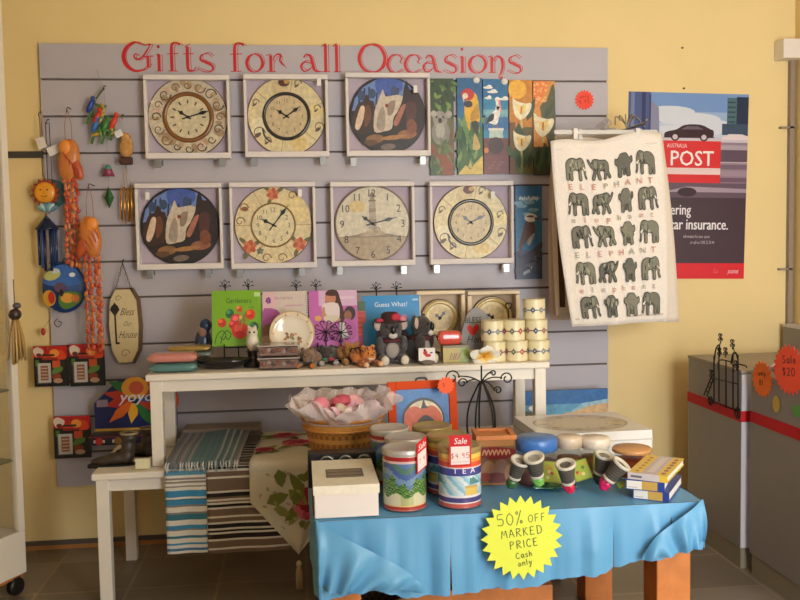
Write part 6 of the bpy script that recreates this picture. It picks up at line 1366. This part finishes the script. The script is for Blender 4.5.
G().tube(cat([(-.02, .012, H-.002), (-.014, .012, H+.008), (.014, .012, H+.008), (.02, .012, H-.002)], 5), .004, (40, 34, 34), 7).build('hanging_loop', P_GLOSS, t)
star('small orange star card stuck on the corner of the orange frame', Vector(at(446, 385.5, y0-.055)), .032, 14, (246, 92, 32), (0, 0, R(6)), [('$', -.006, -.004, .014, .0018, 10)], ratio=.78, ink=(180, 50, 20))
# ---- scrolled candle holder
x, y0 = XP(482, 400, 2.95), 2.955; zt = at(482, 372, y0).z-TZ
t = thing('candle_holder', 'black wrought iron caged candle holder with scrolled top, near the shelf leg', 'candle holder', (x, y0, TZ+.003)); IR2 = (36, 30, 28)
g = G().lathe([(0, 0), (.05, 0), (.052, .006), (.03, .010), (0, .012)], IR2, 24)
for k in range(5):
    a = 2*PI*k/5+.3; g.tube(cat([(.045*math.cos(a), .045*math.sin(a), .008), (.052*math.cos(a), .052*math.sin(a), zt*.3), (.044*math.cos(a), .044*math.sin(a), zt*.55), (.012*math.cos(a), .012*math.sin(a), zt*.82), (.0, .0, zt*.86)], 6), .0032, IR2, 7)
g.build('cage', IRON, t); G().tube([(0, 0, zt*.84), (0, 0, zt*1.07)], .003, IR2, 7).build('spike', IRON, t)
for k, (s, dz, L) in enumerate(((-1, .0, .13), (-1, -.02, .085), (1, -.01, .11), (1, -.05, .07), (1, .01, .05))):
    path = [(0, 0, zt*.86), (s*L*.3, -.004, zt*.93+dz*.4), (s*L*.62, -.006, zt*.95+dz)]; cx, cz, rr = s*L*.80, zt*.935+dz, L*.2
    for q in range(13): a = (PI if s > 0 else 0)+(-s)*q*.62; rq = rr*(1-.055*q); path.append((cx+rq*math.cos(a), -.006, cz+rq*math.sin(a)))
    G().tube(cat(path, 3), .0026, IR2, 6).build('scroll', IRON, t)
# ---- big boxed clock lying at the back
yA, yC = 2.78, 3.10; x1 = XP(653, 430, yA); hb = at(653, 430, yA).z-TZ-.003; x0 = x1-.385
ctr = ((x0+x1)/2, yA)
t = thing('clock_gift_box', 'large white flat box with an oval window, lying at the back right of the table', 'gift box', (ctr[0], ctr[1], TZ+.003), (0, 0, R(2)))
p = Pic(O=(0, (yC-yA)/2, hb), U=(1, 0, 0), V=(0, 1, 0), h0=.0005); p.ell2(.0, .0, .165, .135, (170, 158, 146), 44); p.ell2(.0, .0, .158, .128, (206, 192, 168), 44); p.ell2(.0, .0, .11, .09, (222, 208, 180), 36)
for k in range(10): a = 2*PI*k/10; p.ell2(.135*math.cos(a), .108*math.sin(a), .014, .010, [(180, 150, 120), (160, 150, 120)][k % 2], 10)
for k in range(12): a = 2*PI*k/12; p.line([(.088*math.cos(a), .072*math.sin(a)), (.10*math.cos(a), .082*math.sin(a))], .003, (110, 96, 80))
g = G().box((0, (yC-yA)/2, hb/2), (x1-x0, yC-yA, hb), (234, 228, 222)); g.add(p.v, p.f, p.c); g.build('box', P_GLOSS, t)
G().box((0, (yC-yA)/2, hb*.62), (x1-x0+.005, yC-yA+.005, .004), (206, 198, 190)).build('lid_seam', P_MATTE, t)
# ---- jars
def jar(label, px, y, w, lidh, h, body_, lidc, fill, lidm=None):
    r_ = w*y/FPX/2; x = XP(px, 450, y)
    t = thing('jar', label, 'jar', (x, y+r_*0, TZ+.003), (0, 0, 0), 'jars on the front table')
    G().lathe([(0, 0), (r_*.94, 0), (r_, .006), (r_, h-.02), (r_*.9, h-.006), (r_*.88, h)], body_, 32).build('glass', GLASS, t)
    G().lathe([(0, .003), (r_*.90, .003), (r_*.94, .01), (r_*.94, h*.66), (0, h*.68)], fill, 28).build('contents', mat('jar_contents', rough=.6, noise=.35, scale=70), t)
    G().lathe([(r_*.96, h-.002), (r_*1.03, h), (r_*1.03, h+lidh-.004), (r_*.97, h+lidh), (0, h+lidh+.001)], lidc, 32).build('lid', lidm or P_GLOSS, t)
jar('clear jar with a wide blue lid behind the green card packs', 536.5, 2.50, 42, .036, .104, (240, 240, 240), (70, 118, 190), (112, 70, 66))
jar('jar of brown contents with a cream lid, next to the blue-lidded jar', 569, 2.56, 26, .032, .092, (240, 240, 240), (222, 200, 176), (140, 92, 52))
jar('jar of amber contents with a pale lid, third from the tea tin', 595, 2.56, 30, .030, .088, (240, 240, 240), (230, 214, 196), (150, 104, 60))
jar('squat jar with orange contents nearest the books', 632, 2.54, 40, .012, .074, (240, 240, 240), (206, 150, 96), (186, 84, 40))
# ---- ribbed cups with foil sweets and their green cards
RIB = mat('ribbed_grey', rough=.5)
def sweet_pot(label, px, py, y, z, rot, foil, s=1, card=None):
    p0 = at(px, py, y); t = thing('sweet_pot', label, 'novelty sweet', (p0.x, y, p0.z), rot, 'grey ribbed sweet pots'); t.scale = (s,)*3
    prof = []; cols = []
    for k in range(15): prof.append((.016+.010*k/14+(.0012 if k % 2 else 0), .06*k/14))
    cols = [(92, 84, 76) if k % 2 else (70, 64, 58) for k in range(14)]
    G().lathe([(0, 0)]+prof, [(60, 54, 50)]+cols, 26).build('cup', RIB, t)
    G().lathe([(.0262, .056), (.029, .058), (.029, .064), (.026, .066), (.022, .064), (.016, .060), (0, .060)], (206, 198, 184), 26).build('rim', P_MATTE, t); G().lathe([(.017, .0), (.0195, .002), (.0195, .008), (.017, .009)], (196, 188, 174), 26).build('rim', P_MATTE, t)
    g = G(); rnd = random.Random(len(label)); rg = {}
    for k in range(9): g.ell((rnd.uniform(-.007, .007), rnd.uniform(-.007, .007), -.015+rnd.uniform(-.008, .006)), (.014, .014, .013), foil, 9, 7, (rnd.random(), rnd.random(), 0))
    g.build('foil', P_SHINY, t)
def gift_card(label, px, py, y, w, h, rot, seed):
    p0 = at(px, py, y); p = Pic(O=(0, 0, 0), h0=.0012); r = random.Random(seed); p.rect(-w/2+.003, -h/2+.003, w/2-.003, h/2-.003, (158, 172, 56))
    for k in range(5): p.ell2(r.uniform(-w*.3, w*.3), r.uniform(-h*.3, h*.3), w*.10, h*.09, r.choice([(200, 150, 60), (176, 60, 50), (90, 120, 50), (206, 206, 140)]), 9)
    g = G().box((0, 0, 0), (w, .002, h), (126, 140, 46)); g.add(p.v, p.f, p.c); t = tag(g.build('gift_card', P_GLOSS), label, 'card', 'green cards of the sweet pots'); t.location = p0; t.rotation_euler = rot
MAG, GRN = (206, 30, 92), (130, 190, 90)
sweet_pot('grey ribbed pot with pale green foil nearest the wooden box', 537, 476, 2.36, 0, (R(18), R(-14), 0), GRN, 1.02)
sweet_pot('grey ribbed pot lying low behind the yellow star', 514, 478, 2.38, 0, (R(20), R(14), 0), (60, 100, 50), .95)
sweet_pot('grey ribbed pot with crimson foil, in the middle of the row', 568, 483, 2.34, 0, (R(16), R(-12), 0), (214, 34, 72), 1.0)
sweet_pot('grey ribbed pot standing straighter between the green cards', 600, 474, 2.40, 0, (R(14), R(8), 0), (60, 40, 40), .98)
sweet_pot('grey ribbed pot with magenta foil leaning towards the books', 608, 480, 2.34, 0, (R(16), R(34), 0), MAG, 1.0)
gift_card('green card leaning on the blue-lidded jar', 552, 472, 2.42, .055, .062, (R(-30), R(8), 0), 1)
gift_card('green card with a red fruit picture, behind the crimson foil pot', 581, 470, 2.42, .052, .06, (R(-32), R(-14), 0), 2)
gift_card('green card behind the straighter ribbed pot', 603, 463, 2.46, .06, .06, (R(-25), R(10), 0), 3)
gift_card('small green card lying flat beside the blue books', 623.5, 484, 2.34, .036, .024, (R(-62), R(-10), 0), 4)
t = tag(G().grid(lambda u, v: Vector(((u-.5)*.13, (v-.5)*.07, .002+.008*math.sin(u*9+1)*math.sin(v*7)+.008)), 26, 14, lambda u, v: (40, 104, 56) if int(u*9+v*5) % 3 else (70, 130, 70)).build('green_wrap', P_SHINY, None, solid=.0015), 'crumpled dark green wrapper lying between the sweet pots', 'wrapper'); q = TP(556, 492); t.location = (q.x, q.y+.03, TZ+.004)
# ---- books on the table corner
def tbook(label, x, y, z, w, d, h, rz, cover, spinefn, topfn=None):
    t = thing('book', label, 'book', (x, y, z), (0, 0, R(rz)), 'small books stacked on the front table')
    p = UPic(w, h, -.0002); spinefn(p)
    g = G().box((0, d/2, h-.0012), (w, d, .0024), cover).box((0, d/2, .0012), (w, d, .0024), cover).box((0, .0012, h/2), (w, .0024, h-.004), cover); g.add(p.v, p.f, p.c)
    if topfn: q = Pic(lambda u, v, hh: Vector(((u-.5)*w, v*d, h+hh)), h0=.0004); topfn(q); g.add(q.v, q.f, q.c)
    g.build('cover', P_GLOSS, t); G().box((0, d/2+.001, h/2), (w-.006, d-.006, h-.0052), (236, 230, 220)).build('pages', P_MATTE, t)
def sp_blue(p): p.rect(0, 0, 1, 1, (44, 70, 150)); p.rect(.03, .08, .42, .92, (232, 228, 222)); p.rect(.42, .06, .82, .94, (196, 160, 84)); p.rect(.06, .2, .3, .3, (190, 186, 186))
def sp_yel(p): p.rect(0, 0, 1, 1, (206, 196, 200)); p.rect(.8, 0, 1, 1, (226, 190, 70)); p.text('Tales', .18, .3, .45, (70, 70, 80), wide=.6) if False else p.rect(.08, .3, .36, .62, (110, 110, 116))
def top_yel(p):
    p.rect(0, 0, 1, 1, (236, 200, 84)); p.rect(.34, .0, .72, 1, (202, 190, 200)); p.rect(.44, .1, .62, .9, (222, 212, 214))
    for k in range(6): p.ell2(.86, .1+.15*k, .06, .05, (150, 80, 40), 10); p.ell2(.2, .1+.15*k, .05, .04, (176, 110, 50), 10)
q = TP(650, 502); bxx, byy = q.x, q.y
tbook('blue and tan book at the bottom of the small stack', bxx+.004, byy+.004, TZ+.003, .098, .20, .027, -34, (44, 66, 146), sp_blue)
tbook('blue and tan book in the middle of the small stack', bxx-.012, byy+.006, TZ+.0305, .104, .20, .027, -31, (52, 76, 160), sp_blue)
tbook('yellow and lilac book on top of the small stack', bxx-.006, byy+.004, TZ+.058, .108, .215, .019, -36, (232, 194, 74), sp_yel, top_yel)

# ---- things under the table
t = thing('wooden_crate', 'orange wooden crate on the floor under the front table', 'crate', (.50, 2.50, 0)); 
zt = at(470, 590, 2.50).z
G().box((0, .2, .02), (.46, .4, .03)).build('crate_floor', PINE, t)
for s in (-1, 1): G().box((0, .2+s*.19, zt/2), (.46, .018, zt)).build('side_board', PINE, t, bevel=.003); G().box((s*.221, .2, zt/2), (.018, .362, zt)).build('end_board', PINE, t, bevel=.003)
t = thing('wicker_basket', 'round wicker basket on the floor under the left of the table', 'basket', (XP(372, 596, 2.45), 2.40, 0)); zt = at(385, 589, 2.42).z
g = G().grid(lambda u, v: Vector(((.075+.022*v+.002*math.sin(u*2*PI*30+PI*int(v*12)))*math.cos(2*PI*u), (.075+.022*v+.002*math.sin(u*2*PI*30+PI*int(v*12)))*math.sin(2*PI*u), zt*v)), 60, 24, lambda u, v: [(120, 84, 44), (86, 58, 30)][(int(u*60)+int(v*12)) % 2]); g.lathe([(0, .002), (.075, .002)], (100, 70, 40), 30); g.tube([(.098*math.cos(a), .098*math.sin(a), zt) for a in [2*PI*i/40 for i in range(41)]], .008, (136, 98, 54), 8, False); g.build('wicker', mat('wicker'), t)

# ================================================================== GREY COUNTERS ON THE RIGHT
GREY = mat('grey_counter', (146, 138, 132), rough=.45, noise=.03, scale=6); REDM = mat('red_stripe', (206, 22, 30), rough=.75); PALE = mat('pale_edge', (214, 208, 212), rough=.4); KICK = mat('counter_plinth', (150, 138, 116), rough=.5)
def counter(name, label, x0, x1, y0, y1, h, s0, s1):
    t = thing(name, label, 'counter', ((x0+x1)/2, (y0+y1)/2, 0)); W, D = x1-x0, y1-y0
    G().box((0, 0, h/2+.033), (W, D, h-.092)).build('cabinet_body', GREY, t, bevel=.002)
    G().box((0, 0, .04), (W-.01, D-.01, .08)).build('plinth', KICK, t)
    G().box((0, 0, (s0+s1)/2), (W+.006, D+.006, s1-s0)).build('red_stripe', REDM, t)
    G().box((0, 0, h-.006), (W+.004, D+.004, .012)).build('countertop', mat('counter_top', (150, 136, 120), rough=.4), t)
    for s in (-1, 1): G().box((0, s*(D/2+.001), h/2+.033), (W-.002, .003, h-.10)).build('end_panel', PALE, t)
    return t
counter('counter', 'grey counter with a red stripe standing nearest the yellow back wall', 1.65, 2.20, 3.13, 3.585, .768, .570, .612)
counter('counter', 'grey counter with a red stripe and star cards, at the right edge of view', 1.665, 2.20, 2.05, 3.085, .768, .580, .622)
t = thing('raised_counter', 'taller grey cabinet against the right wall beyond the counters', 'cabinet', (2.215, 3.69, 0))
zz = at(786, 330, 3.62).z; G().box((0, 0, zz/2), (.06, .16, zz)).build('cabinet_body', GREY, t); G().box((0, 0, zz+.006), (.064, .166, .012)).build('top', PALE, t)
# stars and stickers on the second counter
def xstar(label, px, py, x, r, n, col, rz, lines, tz=0):
    d = ray(px, py); k = x/d.x; star(label, Vector((0, 0, EYE))+d*k, r, n, col, (0, 0, R(rz)), lines, 1, .84)
xstar('orange star card standing at the edge of the grey counter', 762, 379, 1.660, .068, 18, (252, 118, 24), -88, [('only', 0, .012, .020, .003, 5), ('B1', 0, -.022, .02, .003, 5)])
xstar('large red-orange star card at the right edge, on the grey counter', 789, 370, 1.654, .088, 24, (250, 84, 50), -84, [('Sale', 0, .022, .028, .003, 5), ('$20', 0, -.02, .028, .003, 5)])
def face_oval(label, px, py, a, b, col):
    d = ray(px, py); q = Vector((0, 0, EYE))+d*(1.6605/d.x); o = tag(G().prism([(a*math.cos(2*PI*k/20), b*math.sin(2*PI*k/20)) for k in range(20)], .001, col, (0, 0, 0), (0, -1, 0), (0, 0, 1)).build('leaf_sticker', P_GLOSS), label, 'sticker', 'leaf stickers on the counter'); o.location = q
face_oval('yellow leaf-shaped sticker on the side of the grey counter', 776, 404, .022, .030, (206, 170, 40)); face_oval('green leaf-shaped sticker on the side of the grey counter', 797, 411, .03, .02, (90, 170, 60))
t = tag(G().grid(lambda u, v: Vector(((u-.5)*.10, (v-.5)*.16, .004+.03*abs(math.sin(u*5+v*3)))), 14, 14, (238, 234, 240)).build('plastic_bag', P_SHINY, None, solid=.001), 'crumpled white plastic bag between the two stars on the counter', 'plastic bag'); t.location = (1.745, 2.96, .7695)
# black wire garden cart hooked over the edge of the first counter
xw = 1.628; yy = lambda px: xw*ray(px, 380).y/ray(px, 380).x
def WP(px, py): d = ray(px, py); return Vector((0, 0, EYE))+d*(xw/d.x)
o0 = WP(722, 380)
t = thing('wire_plant_stand', 'black wire plant stand with scrolled tops hooked on the grey counter', 'plant stand', o0)
W_ = lambda px, py: tuple(WP(px, py)-o0)
g = G()
for px, top, bot in ((714, 356, 403), (719, 347, 402), (726, 361, 408), (733, 354, 409), (738, 355, 411)): g.tube([W_(px, top), W_(px, bot)], .0028, (24, 20, 20), 6)
g.tube(cat([W_(714, 362), W_(716, 349), W_(719, 345), W_(720, 352)], 5), .003, (24, 20, 20), 6); g.tube(cat([W_(731, 364), W_(733, 354), W_(736, 353), W_(738, 360)], 5), .003, (24, 20, 20), 6); g.tube([W_(708, 397), W_(714, 402), W_(738, 411)], .003, (24, 20, 20), 6); g.tube([W_(712, 378), W_(733, 383), W_(738, 384)], .0026, (24, 20, 20), 6)
g.tube([W_(704, 395), W_(712, 375)], .003, (24, 20, 20), 6); g.tube([W_(707, 396), W_(714, 377)], .003, (24, 20, 20), 6)
for q in range(4): g.tube([W_(705.5+q*2, 391-q*4.5), W_(708+q*1.8, 392-q*4.5)], .0024, (24, 20, 20), 6)
for s in (0, 1): d = WP(719+15*s, 372)-o0; g.tube(cat([(d.x, d.y, d.z), (d.x-.004, d.y, .79-o0.z-.01), (.01, d.y, .79-o0.z), (.045, d.y, .782-o0.z), (.05, d.y, .774-o0.z)], 4), .0026, (24, 20, 20), 6)
g.build('wire_frame', IRON, t)
for px, py, r_ in ((711.5, 401, .017), (738.5, 413, .020)):
    c = WP(px, py)-o0; g = G().tube([(c.x-.004, c.y+r_*math.cos(a), c.z+r_*math.sin(a)) for a in [2*PI*i/20 for i in range(21)]], .003, (24, 20, 20), 6, False)
    for k in range(3): a = PI*k/3; g.tube([(c.x-.004, c.y+r_*math.cos(a), c.z+r_*math.sin(a)), (c.x-.004, c.y-r_*math.cos(a), c.z-r_*math.sin(a))], .0018, (24, 20, 20), 5)
    g.build('wheel', IRON, t)
for px, py in ((721, 338), (733, 344), (726, 352), (720, 352), (737, 365), (712, 374)):
    c = WP(px, py)-o0; g = G()
    for k in range(5): a = 2*PI*k/5+.5; g.tube(cat([(c.x, c.y, c.z-.004), (c.x-.003, c.y+.014*math.cos(a), c.z+.016*math.sin(a)), (c.x-.002, c.y+.018*math.cos(a+.5), c.z+.02*math.sin(a+.5)), (c.x, c.y+.008*math.cos(a+.6), c.z+.010*math.sin(a+.6))], 3), .0020, (24, 20, 20), 5)
    g.build('wire_leaf', IRON, t)
g = G(); g.tube([W_(719, 348), W_(721, 340)], .002, (24, 20, 20), 6); g.tube([W_(735, 354), W_(733, 346)], .002, (24, 20, 20), 6); g.build('leaf_stalks', IRON, t)

# ================================================================== GLASS SHOWCASE ON THE LEFT
CX1, CX0, CY0, CY1, CZ0, CZ1 = -1.03, -1.50, 2.35, 3.335, .075, 2.32
CY0 = 2.60; SA = R(-28); _d = Vector((-(CX1-CX0)/2, -(CY1-CY0)/2, 0)); _d.rotate(Matrix.Rotation(SA, 3, 'Z').to_euler())
t = thing('glass_showcase', 'tall glass showcase with white posts at the left edge', 'showcase', (CX1+_d.x, CY1+_d.y, 0), (0, 0, SA)); cx, cy = (CX0+CX1)/2, (CY0+CY1)/2; W, D = CX1-CX0, CY1-CY0
zb = .235
G().box((0, 0, (CZ0+zb)/2), (W, D, zb-CZ0)).build('base', WHITE, t, bevel=.004); G().box((0, 0, CZ1+.04), (W, D, .08)).build('top', WHITE, t)
G().box((0, 0, CZ0-.006), (W-.02, D-.02, .012)).build('underside', PINE, t)
for sx in (-1, 1):
    for sy in (-1, 1):
        G().box((sx*(W/2-.012), sy*(D/2-.014), (zb+CZ1)/2), (.024, .028, CZ1-zb)).build('post', WHITE, t, bevel=.002)
        g = G().lathe([(0, -.014), (.030, -.014), (.034, -.008), (.034, .008), (.030, .014), (0, .014)], (28, 26, 26), 22, (sx*(W/2-.018), sy*(D/2-.04), .034), 'x'); g.box((sx*(W/2-.018), sy*(D/2-.04), .061), (.02, .03, .014), (60, 60, 60)); g.build('caster', P_GLOSS, t)
G().box((W/2-.010, 0, (zb+CZ1)/2), (.004, D-.056, CZ1-zb)).build('glass_pane', GLASS, t); G().box((-W/2+.010, 0, (zb+CZ1)/2), (.004, D-.056, CZ1-zb)).build('glass_pane', GLASS, t); G().box((0, D/2-.012, (zb+CZ1)/2), (W-.048, .004, CZ1-zb)).build('glass_pane', GLASS, t)
for py in (462, 391): 
    z = at(9, py, 3.30).z; g = G().box((0, 0, z), (W-.03, D-.04, .006)); o = g.build('glass_shelf', mat('green_glass_edge', (60, 92, 76), rough=.1, alpha=.55), t)
t = thing('raffia_tassel', 'straw-coloured raffia tassel with a dark bead hanging on the showcase', 'tassel', at(4, 312, 3.22))
t.scale = (1.25, 1.25, .95); t.location.x = CX1+.034
g = G().tube([(0, 0, .12), (0, 0, .0)], .0015, (90, 76, 60), 5); g.ell((0, 0, -.01), (.018, .018, .022), (66, 52, 46), 12, 8); g.ell((.006, 0, .022), (.012, .012, .012), (100, 90, 96), 10, 8); g.build('bead', P_GLOSS, t)
g = G(); rnd = random.Random(4)
for k in range(34): a = rnd.uniform(0, 6.3); q = rnd.uniform(.2, 1); g.tube([(.008*math.cos(a)*q, .008*math.sin(a)*q, -.03), (.020*math.cos(a)*q, .020*math.sin(a)*q, -.09), (.026*math.cos(a)*q, .026*math.sin(a)*q, -.185+rnd.uniform(-.01, .02))], .0026, rnd.choice([(214, 176, 110), (190, 150, 90), (226, 196, 136)]), 5)
g.build('raffia', P_MATTE, t)
